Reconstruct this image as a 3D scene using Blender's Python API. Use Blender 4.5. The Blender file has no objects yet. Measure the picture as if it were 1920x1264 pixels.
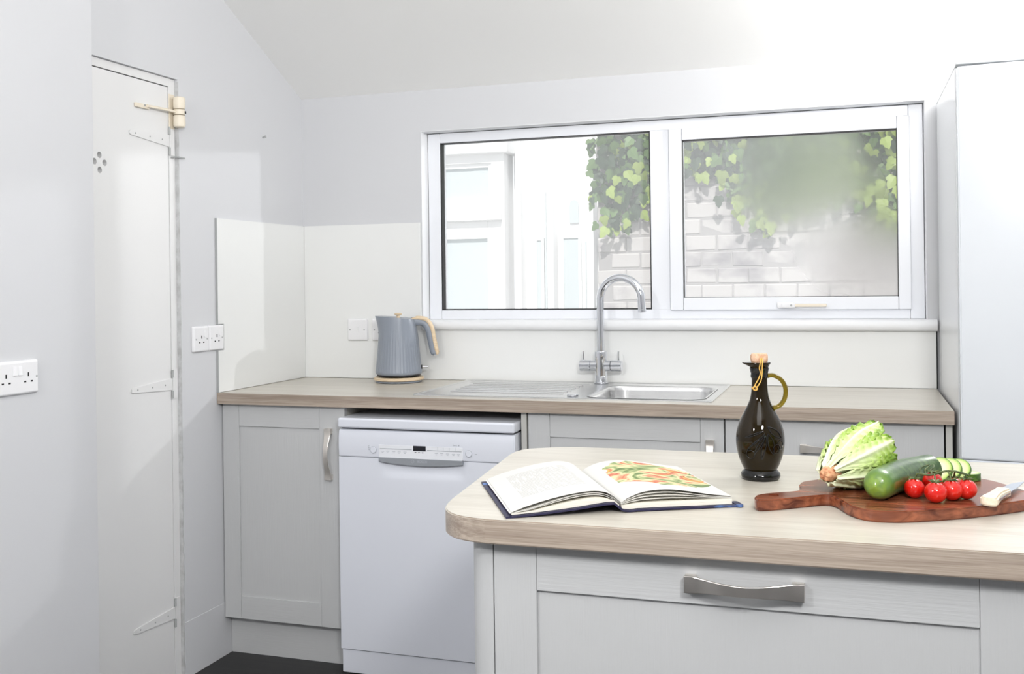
import bpy, bmesh, math, random
from mathutils import Vector, Matrix
R = random.Random(7)
S = bpy.context.scene
COL = S.collection

# ------------------------------------------------------------------ camera
F_PX, CAM, YAW, ROLL, PPY = 1928.5, Vector((2.0698, -3.6291, 1.2739)), math.radians(18.2548), math.radians(0.7286), 530.7
cd = bpy.data.cameras.new('camera'); cam = bpy.data.objects.new('camera', cd); COL.objects.link(cam)
cd.sensor_width = 36; cd.sensor_fit = 'HORIZONTAL'; cd.lens = F_PX / 1920 * 36
cd.shift_y = (PPY - 632) / 1920
cd.clip_start = 0.05
_f = Vector((-math.sin(YAW), math.cos(YAW), 0)); _r = Vector((math.cos(YAW), math.sin(YAW), 0)); _u = Vector((0, 0, 1))
_x = _r * math.cos(ROLL) - _u * math.sin(ROLL); _y = _r * math.sin(ROLL) + _u * math.cos(ROLL)
cam.matrix_world = Matrix(((_x.x, _y.x, -_f.x, CAM.x), (_x.y, _y.y, -_f.y, CAM.y), (_x.z, _y.z, -_f.z, CAM.z), (0, 0, 0, 1)))
S.camera = cam

# ------------------------------------------------------------------ world, lights, exposure
W = bpy.data.worlds.new('sky'); S.world = W; W.use_nodes = True
W.node_tree.nodes['Background'].inputs[0].default_value = (0.94, 0.97, 1.0, 1)
W.node_tree.nodes['Background'].inputs[1].default_value = 1.15

def lamp(name, typ, loc, energy, color=(1, 1, 1), target=None, **kw):
    d = bpy.data.lights.new(name, typ); d.energy = energy; d.color = color
    for k, v in kw.items(): setattr(d, k, v)
    o = bpy.data.objects.new(name, d); COL.objects.link(o); o.location = loc
    if target is not None:
        o.rotation_euler = (Vector(target) - Vector(loc)).to_track_quat('-Z', 'Y').to_euler()
    return o
# daylight on the yard, coming over the roof of this house
lamp('sun', 'SUN', (0, -3, 8), 3.6, (1, 0.98, 0.95), target=(-0.6, 0.2, 4.6), angle=0.03)
# bright lamp above the fridge, out of frame on the right, washing the ceiling
lamp('lamp_above_fridge', 'AREA', (2.90, -0.62, 1.96), 28, (1, 0.99, 0.975), target=(2.62, -0.38, 2.5), shape='DISK', size=0.24)
# photographer's soft lamp left of the camera
lamp('lamp_left_of_camera', 'AREA', (0.75, -3.9, 2.00), 19, (1, 0.995, 0.985), target=(1.0, 0, 1.15), shape='DISK', size=0.20)
# added fill out of view, aimed at the sloping ceiling to brighten it
lamp('bounce_fill', 'AREA', (2.55, -3.7, 2.10), 46, (1, 0.995, 0.985), target=(1.15, -1.5, 3.1), shape='DISK', size=0.4)
# added soft fill under the ceiling behind the camera, no known fixture
lamp('room_fill', 'AREA', (1.9, -3.9, 2.95), 16, (1, 0.99, 0.98), target=(1.8, -2.6, 0), shape='SQUARE', size=1.2)
# lamp outside in the yard: throws the pale patch on the left wall through the window
lamp('yard_lamp', 'SPOT', (2.95, 1.45, 1.97), 115, (0.97, 0.98, 1), target=(0.0, -0.55, 1.3), shadow_soft_size=0.03, spot_size=math.radians(50), spot_blend=0.3)

S.view_settings.view_transform = 'Standard'; S.view_settings.look = 'None'
S.view_settings.gamma = 1; S.view_settings.use_curve_mapping = False
S.view_settings.exposure = 0.04

# ------------------------------------------------------------------ materials
def lin(c):
    c = c / 255
    return c / 12.92 if c <= 0.04045 else ((c + 0.055) / 1.055) ** 2.4
def rgb(r, g, b): return (lin(r), lin(g), lin(b), 1)
MATS = {}
def mat(name, col, rough=0.5, metal=0, bump=None, spec=None, coat=0, trans=0, ior=None, var=None, sss=0, pos=False):
    """bump=(scale xyz, strength, detail); var=(scale xyz, second colour, contrast lo, hi)"""
    m = bpy.data.materials.new(name); m.use_nodes = True; MATS[name] = m
    nt = m.node_tree; b = nt.nodes['Principled BSDF']
    b.inputs['Base Color'].default_value = col; b.inputs['Roughness'].default_value = rough; b.inputs['Metallic'].default_value = metal
    if spec is not None: b.inputs['Specular IOR Level'].default_value = spec
    if coat: b.inputs['Coat Weight'].default_value = coat; b.inputs['Coat Roughness'].default_value = 0.08
    if trans: b.inputs['Transmission Weight'].default_value = trans
    if ior: b.inputs['IOR'].default_value = ior
    if sss:
        b.inputs['Subsurface Weight'].default_value = sss; b.inputs['Subsurface Scale'].default_value = 0.004
    def noise(scale, detail=4):
        tc = nt.nodes.new('ShaderNodeTexCoord'); mp = nt.nodes.new('ShaderNodeMapping'); mp.inputs['Scale'].default_value = scale
        n = nt.nodes.new('ShaderNodeTexNoise'); n.inputs['Scale'].default_value = 1; n.inputs['Detail'].default_value = detail; n.inputs['Roughness'].default_value = 0.6
        nt.links.new(nt.nodes.new('ShaderNodeNewGeometry').outputs['Position'] if pos else tc.outputs['Object'], mp.inputs[0]); nt.links.new(mp.outputs[0], n.inputs['Vector']); return n
    if var:
        n = noise(var[0]); rp = nt.nodes.new('ShaderNodeValToRGB')
        rp.color_ramp.elements[0].position = var[2]; rp.color_ramp.elements[1].position = var[3]
        rp.color_ramp.elements[0].color = col; rp.color_ramp.elements[1].color = var[1]
        nt.links.new(n.outputs['Fac'], rp.inputs[0]); nt.links.new(rp.outputs[0], b.inputs['Base Color'])
    if bump:
        n = noise(bump[0], bump[2] if len(bump) > 2 else 3); bp = nt.nodes.new('ShaderNodeBump')
        bp.inputs['Strength'].default_value = bump[1]; bp.inputs['Distance'].default_value = 0.002
        nt.links.new(n.outputs['Fac'], bp.inputs['Height']); nt.links.new(bp.outputs[0], b.inputs['Normal'])
    return m
M_wall = mat('pale grey wall paint', rgb(211, 212, 215), 0.75, bump=((18, 18, 18), 0.10))
M_ceil = mat('white ceiling paint', rgb(248, 248, 247), 0.8, bump=((14, 14, 14), 0.06))
M_reveal = mat('white reveal paint', rgb(236, 237, 239), 0.6)
M_plaster = mat('raw grey plaster edge', rgb(178, 178, 178), 0.9, bump=((60, 60, 40), 0.8), var=((30, 30, 25), rgb(205, 206, 207), 0.35, 0.65))
M_door = mat('white gloss door paint', rgb(230, 230, 230), 0.35, bump=((6, 6, 1.2), 0.10))
M_floor = mat('black floor vinyl', rgb(24, 24, 25), 0.45, var=((3, 40, 1), rgb(38, 37, 37), 0.4, 0.7))
M_cream = mat('cream plastic', rgb(232, 222, 204), 0.4)
M_white = mat('white plastic', rgb(238, 238, 240), 0.25)
M_upvc = mat('white window plastic', rgb(236, 238, 243), 0.3)
M_splash = mat('gloss white splashback', rgb(235, 236, 235), 0.22)
M_edge = mat('grey panel edge', rgb(168, 170, 170), 0.6)
M_black = mat('black rubber', rgb(30, 31, 34), 0.5)
M_hole = mat('dark hole', rgb(22, 22, 24), 0.8)
M_cab = mat('light grey wood grain cabinet paint', rgb(197, 198, 199), 0.45, bump=((260, 260, 9), 0.28))
M_cabr = mat('light grey cabinet rail paint', rgb(197, 198, 199), 0.45, bump=((9, 260, 260), 0.20))
M_carc = mat('pale grey carcass board', rgb(196, 195, 190), 0.5)
M_nickel = mat('brushed nickel', rgb(232, 226, 219), 0.30, 1.0, bump=((900, 30, 900), 0.06))
M_chrome = mat('chrome', rgb(226, 228, 232), 0.05, 1.0)
M_steel = mat('brushed stainless steel', rgb(222, 222, 222), 0.25, 1.0, bump=((4, 400, 400), 0.05))
M_dw = mat('white enamel', rgb(226, 229, 238), 0.22)
M_dwgrey = mat('silver grey plastic', rgb(168, 172, 178), 0.35, 0.5)
M_print = mat('pale grey print', rgb(186, 190, 198), 0.4)
M_screen = mat('black display', rgb(18, 20, 30), 0.15)
M_kettle = mat('blue grey kettle enamel', rgb(137, 144, 155), 0.33)
M_beech = mat('pale beech wood', rgb(228, 208, 178), 0.5, var=((30, 30, 220), rgb(212, 188, 154), 0.35, 0.7))
M_fridge = mat('fridge white', rgb(226, 230, 235), 0.2)
M_fridges = mat('fridge gloss side', rgb(232, 234, 236), 0.25)
M_paper = mat('paper', rgb(240, 238, 232), 0.7)
M_cover = mat('dark blue book cloth', rgb(32, 30, 64), 0.45, var=((9, 14, 9), rgb(86, 120, 180), 0.60, 0.68))
M_cork = mat('cork', rgb(224, 188, 160), 0.8, var=((160, 160, 160), rgb(196, 146, 112), 0.45, 0.7), bump=((200, 200, 200), 0.4))
M_string = mat('yellow raffia', rgb(232, 184, 96), 0.7)
M_bottle = mat('dark olive oil glass', rgb(36, 26, 5), 0.05, trans=0.4, ior=1.4, spec=0.4)
M_bottle_dark = mat('dark green glass', rgb(14, 14, 14), 0.07, spec=0.45)
M_bhandle = mat('olive glass handle', rgb(150, 128, 30), 0.05, trans=0.75, ior=1.4)
M_knifew = mat('cream knife handle', rgb(236, 224, 204), 0.45, var=((40, 200, 200), rgb(222, 206, 180), 0.4, 0.7))
M_blade = mat('knife steel', rgb(190, 198, 210), 0.22, 1.0)
M_red = mat('tomato red', rgb(206, 22, 14), 0.14, coat=0.5, var=((40, 40, 40), rgb(222, 40, 22), 0.4, 0.8), sss=0.05)
M_vine = mat('green vine', rgb(96, 108, 58), 0.6, var=((90, 90, 90), rgb(50, 70, 32), 0.4, 0.6))
M_yard = mat('pale concrete', rgb(190, 188, 184), 0.9, bump=((20, 20, 20), 0.3))
M_house = mat('white rendered house', rgb(244, 244, 244), 0.7)
M_hglass = mat('grey window glass', rgb(196, 204, 206), 0.1)
M_block = mat('pale weathered concrete block', rgb(188, 184, 182), 0.95, bump=((40, 40, 40), 0.9, 6), var=((3.2, 3.2, 4.2), rgb(128, 124, 128), 0.50, 0.72), pos=True)
M_mortar = mat('grey mortar', rgb(160, 157, 156), 0.95)
M_leafy = mat('yellow green ivy leaf', rgb(146, 166, 78), 0.5)
M_leafg = mat('green ivy leaf', rgb(88, 118, 60), 0.5)
M_leafd = mat('dark ivy leaf', rgb(46, 68, 42), 0.55)

def laminate(name, A, B, lo=0.34, hi=0.66):
    m = mat(name, A, 0.28)
    nt = m.node_tree; b = nt.nodes['Principled BSDF']
    tc = nt.nodes.new('ShaderNodeTexCoord')
    def n(scale, det):
        mp = nt.nodes.new('ShaderNodeMapping'); mp.inputs['Scale'].default_value = scale
        t = nt.nodes.new('ShaderNodeTexNoise'); t.inputs['Scale'].default_value = 1; t.inputs['Detail'].default_value = det; t.inputs['Roughness'].default_value = 0.62
        t.inputs['Distortion'].default_value = 0.4
        nt.links.new(tc.outputs['Object'], mp.inputs[0]); nt.links.new(mp.outputs[0], t.inputs['Vector']); return t
    a = n((1.6, 34, 60), 5); c = n((9, 320, 420), 4)
    mx = nt.nodes.new('ShaderNodeMix'); mx.inputs[0].default_value = 0.45
    nt.links.new(a.outputs['Fac'], mx.inputs[2]); nt.links.new(c.outputs['Fac'], mx.inputs[3])
    rp = nt.nodes.new('ShaderNodeValToRGB'); e = rp.color_ramp.elements
    e[0].position = lo; e[0].color = A; e[1].position = hi; e[1].color = B
    nt.links.new(mx.outputs[0], rp.inputs[0]); nt.links.new(rp.outputs[0], b.inputs['Base Color'])
    bp = nt.nodes.new('ShaderNodeBump'); bp.inputs['Strength'].default_value = 0.08; bp.inputs['Distance'].default_value = 0.001
    nt.links.new(c.outputs['Fac'], bp.inputs['Height']); nt.links.new(bp.outputs[0], b.inputs['Normal'])
    return m
M_lam = laminate('grey oak laminate', rgb(184, 177, 164), rgb(211, 206, 195)); M_lam_shaded = laminate('grey oak laminate shaded', rgb(148, 133, 120), rgb(190, 176, 162), 0.39, 0.61)  # second one: same laminate, darkened for the less lit edges

def board_wood():
    m = mat('red brown hardwood', rgb(120, 62, 40), 0.24)
    nt = m.node_tree; b = nt.nodes['Principled BSDF']
    tc = nt.nodes.new('ShaderNodeTexCoord'); mp = nt.nodes.new('ShaderNodeMapping')
    mp.inputs['Rotation'].default_value = (0, 0, math.radians(-27)); mp.inputs['Scale'].default_value = (5, 60, 60)
    t = nt.nodes.new('ShaderNodeTexNoise'); t.inputs['Scale'].default_value = 1; t.inputs['Detail'].default_value = 6; t.inputs['Distortion'].default_value = 0.8
    nt.links.new(tc.outputs['Object'], mp.inputs[0]); nt.links.new(mp.outputs[0], t.inputs['Vector'])
    rp = nt.nodes.new('ShaderNodeValToRGB'); e = rp.color_ramp.elements
    e[0].position = 0.33; e[0].color = rgb(84, 40, 26); e[1].position = 0.68; e[1].color = rgb(158, 92, 62)
    nt.links.new(t.outputs['Fac'], rp.inputs[0]); nt.links.new(rp.outputs[0], b.inputs['Base Color'])
    return m
M_board = board_wood()

def pane_mat(name, blobs, base, rough_ior=1.03):
    """clear glass with misted blobs and an even film: blobs = (cx, cz, rx, rz, amount)"""
    m = bpy.data.materials.new(name); m.use_nodes = True; nt = m.node_tree; nt.nodes.clear()
    out = nt.nodes.new('ShaderNodeOutputMaterial')
    tr = nt.nodes.new('ShaderNodeBsdfTransparent'); gl = nt.nodes.new('ShaderNodeBsdfGlossy'); gl.inputs['Roughness'].default_value = 0.02
    glare = nt.nodes.new('ShaderNodeBsdfTranslucent'); glare.inputs['Color'].default_value = (0.95, 0.96, 0.97, 1)  # even white veil in the glass, painted in for the glare outside
    tc = nt.nodes.new('ShaderNodeTexCoord'); sp = nt.nodes.new('ShaderNodeSeparateXYZ'); geo = nt.nodes.new('ShaderNodeNewGeometry'); nt.links.new(geo.outputs['Position'], sp.inputs[0])
    def mth(op, a, b=None):
        n = nt.nodes.new('ShaderNodeMath'); n.operation = op
        for i, v in enumerate((a, b)):
            if v is None: continue
            if isinstance(v, (int, float)): n.inputs[i].default_value = v
            else: nt.links.new(v, n.inputs[i])
        return n.outputs[0]
    nz = nt.nodes.new('ShaderNodeTexNoise'); nz.inputs['Scale'].default_value = 5; nz.inputs['Detail'].default_value = 2
    nt.links.new(tc.outputs['Object'], nz.inputs['Vector'])
    fac = None
    for cx, cz, rx, rz, amt in blobs:
        dx = mth('DIVIDE', mth('SUBTRACT', sp.outputs['X'], cx), rx); dz = mth('DIVIDE', mth('SUBTRACT', sp.outputs['Z'], cz), rz)
        d = mth('SQRT', mth('ADD', mth('MULTIPLY', dx, dx), mth('MULTIPLY', dz, dz)))
        d = mth('ADD', d, mth('MULTIPLY', mth('SUBTRACT', nz.outputs['Fac'], 0.5), 0.7))
        mr = nt.nodes.new('ShaderNodeMapRange'); mr.interpolation_type = 'SMOOTHSTEP'
        mr.inputs['From Min'].default_value = 1.0; mr.inputs['From Max'].default_value = 0.25
        mr.inputs['To Min'].default_value = 0; mr.inputs['To Max'].default_value = amt
        nt.links.new(d, mr.inputs['Value'])
        fac = mr.outputs[0] if fac is None else mth('MAXIMUM', fac, mr.outputs[0])
    blur = nt.nodes.new('ShaderNodeBsdfRefraction'); blur.inputs['IOR'].default_value = 1.3; blur.inputs['Roughness'].default_value = 0.42
    m0 = nt.nodes.new('ShaderNodeMixShader'); nt.links.new(tr.outputs[0], m0.inputs[1]); nt.links.new(blur.outputs[0], m0.inputs[2])
    if fac is None: m0.inputs[0].default_value = 0
    else: nt.links.new(fac, m0.inputs[0])
    m1 = nt.nodes.new('ShaderNodeMixShader'); m1.inputs[0].default_value = base
    nt.links.new(m0.outputs[0], m1.inputs[1]); nt.links.new(glare.outputs[0], m1.inputs[2])
    m2 = nt.nodes.new('ShaderNodeMixShader'); m2.inputs[0].default_value = 0.04
    nt.links.new(m1.outputs[0], m2.inputs[1]); nt.links.new(gl.outputs[0], m2.inputs[2])
    nt.links.new(m2.outputs[0], out.inputs[0]); return m
M_paneL = pane_mat('clear window glass with faint film', [], 0.15)
M_paneR = pane_mat('misted window glass', [(1.93, 1.63, 0.30, 0.24, 0.95), (2.10, 1.36, 0.26, 0.20, 0.9)], 0.17)

# ------------------------------------------------------------------ mesh helpers
class MB:
    def __init__(s): s.bm = bmesh.new()
    def box(s, a, b, bev=0, seg=2):
        t = bmesh.new(); r = bmesh.ops.create_cube(t, size=1)
        for v in t.verts:
            v.co = Vector([(a[i] + b[i]) / 2 + v.co[i] * (b[i] - a[i]) for i in range(3)])
        if bev: bmesh.ops.bevel(t, geom=t.edges[:], offset=bev, segments=seg, affect='EDGES', profile=0.5)
        s.merge(t); return s
    def merge(s, t, M=None):
        if M is not None: t.transform(M)
        me = bpy.data.meshes.new('t'); t.to_mesh(me); t.free(); s.bm.from_mesh(me); bpy.data.meshes.remove(me)
    def grid(s, rows, closeu=False, closev=False, cap0=False, cap1=False):
        """rows: list of rings of points"""
        V = [[s.bm.verts.new(p) for p in r] for r in rows]; n = len(V); m = len(V[0])
        for i in range(n - (0 if closeu else 1)):
            for j in range(m - (0 if closev else 1)):
                q = (V[i][j], V[i][(j + 1) % m], V[(i + 1) % n][(j + 1) % m], V[(i + 1) % n][j])
                try: s.bm.faces.new(q)
                except ValueError: pass
        if cap0: s.bm.faces.new(V[0][::-1])
        if cap1: s.bm.faces.new(V[-1])
        return V
    def lathe(s, prof, c=(0, 0, 0), n=48, f=None):
        rows = []
        for r, z in prof:
            ring = []
            for k in range(n):
                a = 2 * math.pi * k / n
                p = Vector((r * math.cos(a), r * math.sin(a), z))
                if f: p = f(p, a, r, z)
                ring.append(p + Vector(c))
            rows.append(ring)
        s.grid(rows, closev=True, cap0=prof[0][0] > 1e-6, cap1=prof[-1][0] > 1e-6)
        return s
    def cyl(s, a, b, r, n=24, r2=None, bev=0):
        a = Vector(a); b = Vector(b); d = (b - a); L = d.length; q = d.to_track_quat('Z', 'Y').to_matrix().to_4x4()
        r2 = r if r2 is None else r2
        t = MB()
        prof = [(r - bev, 0), (r, bev), (r2, L - bev), (r2 - bev, L)] if bev else [(r, 0), (r2, L)]
        t.lathe(prof, n=n); t.bm.transform(Matrix.Translation(a) @ q); s.merge(t.bm); return s
    def tube(s, pts, rad, n=12, flat=None, ref=None, cap=True):
        """rad: number or list; flat: (a,b) factors on ref-perp / ref axes"""
        P = [Vector(p) for p in pts]; rows = []; N = len(P)
        for i, p in enumerate(P):
            t = (P[min(i + 1, N - 1)] - P[max(i - 1, 0)]).normalized()
            if ref is not None: b = Vector(ref).normalized(); a = b.cross(t).normalized()
            else:
                if i == 0: a = t.orthogonal().normalized()
                else: a = (a - t * a.dot(t)).normalized()
                b = t.cross(a)
            r = rad[i] if isinstance(rad, (list, tuple)) else rad
            ra, rb = (r * flat[0], r * flat[1]) if flat else ((r[0], r[1]) if isinstance(r, (list, tuple)) else (r, r))
            rows.append([p + a * (ra * math.cos(2 * math.pi * k / n)) + b * (rb * math.sin(2 * math.pi * k / n)) for k in range(n)])
        s.grid(rows, closev=True, cap0=cap, cap1=cap); return s
    def plate(s, outer, z0, z1, holes=(), axis='z', bev=0):
        """extruded 2-D outline with holes; axis x: (a,b)->(y,z), y: (x,z), z: (x,y)"""
        mp = {'z': lambda a, b, c: (a, b, c), 'y': lambda a, b, c: (a, c, b), 'x': lambda a, b, c: (c, a, b)}[axis]
        t = bmesh.new(); ed = []
        for loop in [outer] + list(holes):
            vs = [t.verts.new(mp(p[0], p[1], z0)) for p in loop]
            ed += [t.edges.new((vs[i], vs[(i + 1) % len(vs)])) for i in range(len(vs))]
        if holes: bmesh.ops.triangle_fill(t, use_beauty=True, edges=ed)
        else: bmesh.ops.contextual_create(t, geom=t.edges[:])
        g = bmesh.ops.extrude_face_region(t, geom=t.faces[:])
        d = Vector(mp(0, 0, z1 - z0))
        bmesh.ops.translate(t, vec=d, verts=[v for v in g['geom'] if isinstance(v, bmesh.types.BMVert)])
        bmesh.ops.recalc_face_normals(t, faces=t.faces[:])
        if bev:
            ee = [e for e in t.edges if len(e.link_faces) == 2 and e.calc_face_angle(0) > 1.0]
            bmesh.ops.bevel(t, geom=ee, offset=bev, segments=2, affect='EDGES')
        s.merge(t); return s

def spline(P, n=8, closed=False):
    P = [Vector(p) for p in P]; out = []; N = len(P)
    for i in range(N if closed else N - 1):
        if closed: p0, p1, p2, p3 = P[(i - 1) % N], P[i], P[(i + 1) % N], P[(i + 2) % N]
        else: p0, p1, p2, p3 = P[max(i - 1, 0)], P[i], P[i + 1], P[min(i + 2, N - 1)]
        for k in range(n):
            t = k / n
            out.append(0.5 * ((2 * p1) + (p2 - p0) * t + (2 * p0 - 5 * p1 + 4 * p2 - p3) * t * t + (3 * p1 - p0 - 3 * p2 + p3) * t ** 3))
    if not closed: out.append(P[-1])
    return out
def rrect(x0, y0, x1, y1, r, n=6):
    o = []
    for cx, cy, a0 in ((x1 - r, y1 - r, 0), (x0 + r, y1 - r, 90), (x0 + r, y0 + r, 180), (x1 - r, y0 + r, 270)):
        for k in range(n + 1):
            a = math.radians(a0 + 90 * k / n); o.append((cx + r * math.cos(a), cy + r * math.sin(a)))
    return o
def circ(cx, cy, r, n=16): return [(cx + r * math.cos(2 * math.pi * k / n), cy + r * math.sin(2 * math.pi * k / n)) for k in range(n)]

def props(o, label=None, cat=None, group=None, kind=None):
    if label: o['label'] = label
    if cat: o['category'] = cat
    if group: o['group'] = group
    if kind: o['kind'] = kind
    return o
def obj(name, mb, m, parent=None, smooth=32, local=False):
    """mb holds world coordinates unless local"""
    me = bpy.data.meshes.new(name)
    bmesh.ops.recalc_face_normals(mb.bm, faces=mb.bm.faces[:])
    if parent is not None and not local:
        Mx = world(parent).inverted(); mb.bm.transform(Mx)
    mb.bm.to_mesh(me); mb.bm.free()
    for mm in (m if isinstance(m, (list, tuple)) else [m]): me.materials.append(mm)
    if smooth:
        me.shade_smooth()
        me.set_sharp_from_angle(angle=math.radians(smooth))
    o = bpy.data.objects.new(name, me); COL.objects.link(o)
    if parent is not None: o.parent = parent
    if smooth:
        w = o.modifiers.new('flat face normals', 'WEIGHTED_NORMAL'); w.keep_sharp = True; w.weight = 60
    return o
def world(o):
    Mx = Matrix.Translation(o.location) @ o.rotation_euler.to_matrix().to_4x4()
    return world(o.parent) @ Mx if o.parent is not None else Mx
def thing(name, label, cat, loc=(0, 0, 0), rot=(0, 0, 0), group=None, kind=None):
    o = bpy.data.objects.new(name, None); COL.objects.link(o); o.location = loc; o.rotation_euler = rot
    o.empty_display_size = 0.05
    return props(o, label, cat, group, kind)
def band(o):   # darker laminate on the vertical faces, their shade put into the colour
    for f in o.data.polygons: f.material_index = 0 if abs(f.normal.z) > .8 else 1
def bars(x0, x1, z0, z1, w, y0, y1, bev=0.002):
    """rectangular frame in the xz plane, w = (left, right, bottom, top) widths"""
    b = MB()
    b.box((x0, y0, z0), (x0 + w[0], y1, z1), bev); b.box((x1 - w[1], y0, z0), (x1, y1, z1), bev)
    b.box((x0 + w[0], y0, z0), (x1 - w[1], y1, z0 + w[2]), bev); b.box((x0 + w[0], y0, z1 - w[3]), (x1 - w[1], y1, z1), bev)
    return b
def text_mesh(body, size, M):
    c = bpy.data.curves.new('t', 'FONT'); c.body = body; c.size = size; c.extrude = 0.0002; c.align_x = 'CENTER'; c.align_y = 'CENTER'
    o = bpy.data.objects.new('t', c); COL.objects.link(o)
    me = bpy.data.meshes.new_from_object(o.evaluated_get(bpy.context.evaluated_depsgraph_get()))
    b = MB(); b.bm.from_mesh(me); b.bm.transform(M)
    bpy.data.objects.remove(o); bpy.data.curves.remove(c); bpy.data.meshes.remove(me); return b

# ------------------------------------------------------------------ room shell
XR, YB, KC, HC = 3.55, -5.2, 0.486, 2.015
def zc(y): return HC - KC * max(y, -2.3)
def struct(name, b, m, parent=None, smooth=32):
    o = obj(name, b, m, parent, smooth)
    if parent is None: o['kind'] = 'structure'
    return o
struct('floor', MB().box((-0.14, YB - .12, -0.1), (XR + .12, 0.26, 0)), M_floor)
b = MB()
prof = [(0.26, zc(0.26)), (-2.3, zc(-2.3)), (YB - .12, zc(-2.3)), (YB - .12, zc(-2.3) + .14), (-2.25, zc(-2.3) + .14), (0.26, zc(0.26) + .14)]
b.plate(prof, -0.14, XR + .12, axis='x'); struct('ceiling', b, M_ceil)
DY0, DY1, DZ = -1.52, -0.795, 1.948     # door opening
outer = [(0.0, 0), (0.0, zc(0)), (-2.3, zc(-2.3)), (YB, zc(-2.3)), (YB, 0), (DY0, 0), (DY0, DZ), (DY1, DZ), (DY1, 0)]
wl = struct('wall_left', MB().plate(outer, -0.14, 0, axis='x'), M_wall)
# rough plaster edge beside the door frame
b = MB(); zs = [i * 0.02 for i in range(98)]
rows = []
for z in zs:
    j = (R.random() - .5) * (0.006 if z < 0.75 else 0.0015)
    rows.append([(-0.012, DY1 - 0.0005, z), (-0.012, DY1 - 0.0035, z), (0.0012, DY1 - 0.003 + j, z), (0.0012, DY1 + 0.002 + j, z), (-0.001, DY1 + 0.002 + j, z)])
b.grid(rows); obj('plaster_edge', b, M_plaster, wl)
b = MB().plate([(-1.262, 0), (-1.262, zc(-1.262)), (-2.3, zc(-2.3)), (YB, zc(-2.3)), (YB, 0)], 0.0005, 0.06, axis='x')
struct('wall_near', b, M_wall)
struct('baseboard_left', MB().box((0, DY1 + .004, 0), (0.002, -0.53, 0.183), 0.0008), M_wall)
WX0, WX1, WZ0, WZ1 = 0.513, 2.306, 1.10, 1.858
b = MB()
b.plate([(-0.14, 0), (XR + .12, 0), (XR + .12, zc(0) - .0), (-0.14, zc(0))], 0, 0.25, holes=[[(WX0, WZ0), (WX0, WZ1), (WX1, WZ1), (WX1, WZ0)]], axis='y')
struct('wall_back', b, M_wall, smooth=0)
struct('wall_right', MB().plate([(0, 0), (0, zc(0)), (-2.3, zc(-2.3)), (YB, zc(-2.3)), (YB, 0)], XR, XR + .12, axis='x'), M_wall)
struct('wall_rear', MB().box((-0.14, YB - .12, 0), (XR + .12, YB, zc(-2.3))), M_wall)

# ------------------------------------------------------------------ window
win = thing('window_1', 'white plastic kitchen window with fixed left pane and misted opening right pane', 'window', (1.41, 0.06, 1.137), kind='structure')
del win['category']
LY = 0.0015  # lining of the reveal
b = MB()
b.box((WX0, -0.001, WZ0 + .037), (WX0 + LY, 0.062, WZ1)); b.box((WX1 - LY, -0.001, WZ0 + .037), (WX1, 0.062, WZ1)); b.box((WX0, -0.001, WZ1 - LY), (WX1, 0.062, WZ1))
obj('reveal_lining', b, M_reveal, win)
FX0, FX1, FZ0, FZ1 = WX0 + .003, WX1 - .003, 1.137, WZ1 - .003
obj('frame', bars(FX0, FX1, FZ0, FZ1, (0.050, 0.046, 0.035, 0.038), 0.06, 0.125, 0.003), M_upvc, win)
obj('mullion', MB().box((1.384, 0.0595, 1.17), (1.452, 0.124, 1.818), 0.003), M_upvc, win)
obj('gasket', bars(0.565, 1.385, 1.171, 1.820, (0.005,) * 4, 0.064, 0.097, 0.0), M_black, win)
obj('pane', MB().box((0.569, 0.090, 1.175), (1.381, 0.094, 1.816)), M_paneL, win)
sash = obj('sash', bars(1.4535, 2.2605, 1.169, 1.8175, (0.047, 0.040, 0.045, 0.042), 0.046, 0.110, 0.004), M_upvc, win)
obj('gasket', bars(1.4985, 2.222, 1.212, 1.777, (0.003,) * 4, 0.050, 0.084, 0.0), M_black, sash)
obj('pane', MB().box((1.5005, 0.078, 1.2145), (2.2195, 0.082, 1.7745)), M_paneR, sash)
b = MB(); b.box((1.825, 0.030, 1.176), (1.882, 0.046, 1.196), 0.004); b.box((1.842, 0.020, 1.177), (1.888, 0.032, 1.193), 0.003)
h = obj('handle', b, M_white, sash)
obj('handle_lever', MB().box((1.885, 0.018, 1.1795), (1.990, 0.027, 1.190), 0.003), M_cream, sash)
obj('lock_barrel', MB().cyl((1.873, 0.0205, 1.185), (1.873, 0.0185, 1.185), 0.0035), M_edge, sash)
# sill board with a rounded nose
b = MB(); pr = [(0.06, 1.137), (-0.018, 1.137), (-0.029, 1.133), (-0.034, 1.1255), (-0.035, 1.1175), (-0.033, 1.108), (-0.027, 1.102), (-0.018, 1.099), (0.06, 1.099)]
b.plate(pr, 0.5165, 2.334, axis='x'); obj('sill', b, M_reveal, win, 50)

# ------------------------------------------------------------------ splashbacks
b = MB().plate([(0.0, .911), (0.0, 1.509), (-0.597, 1.509), (-0.597, 1.1455), (-0.5635, 1.1455), (-0.5635, 1.0545), (-0.597, 1.0545), (-0.597, .911)], 0.0005, 0.0085, axis='x', bev=0.0008)
o = obj('splashback_panel', b, M_splash); props(o, 'gloss white splashback panel on the left wall beside the door', 'splashback')
obj('edge_strip', MB().box((0.0002, -0.5995, .911), (0.0075, -0.5972, 1.0545)), M_edge, o)
obj('edge_strip', MB().box((0.0002, -0.5995, 1.1455), (0.0075, -0.5972, 1.509)), M_edge, o)
b = MB().plate([(0.009, .911), (2.331, .911), (2.331, 1.0985), (0.508, 1.0985), (0.508, 1.509), (0.009, 1.509)], -0.0085, -0.0005, axis='y', bev=0.0008)
o = obj('splashback_panel', b, M_splash); props(o, 'long gloss white splashback panel under the window', 'splashback')
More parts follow.
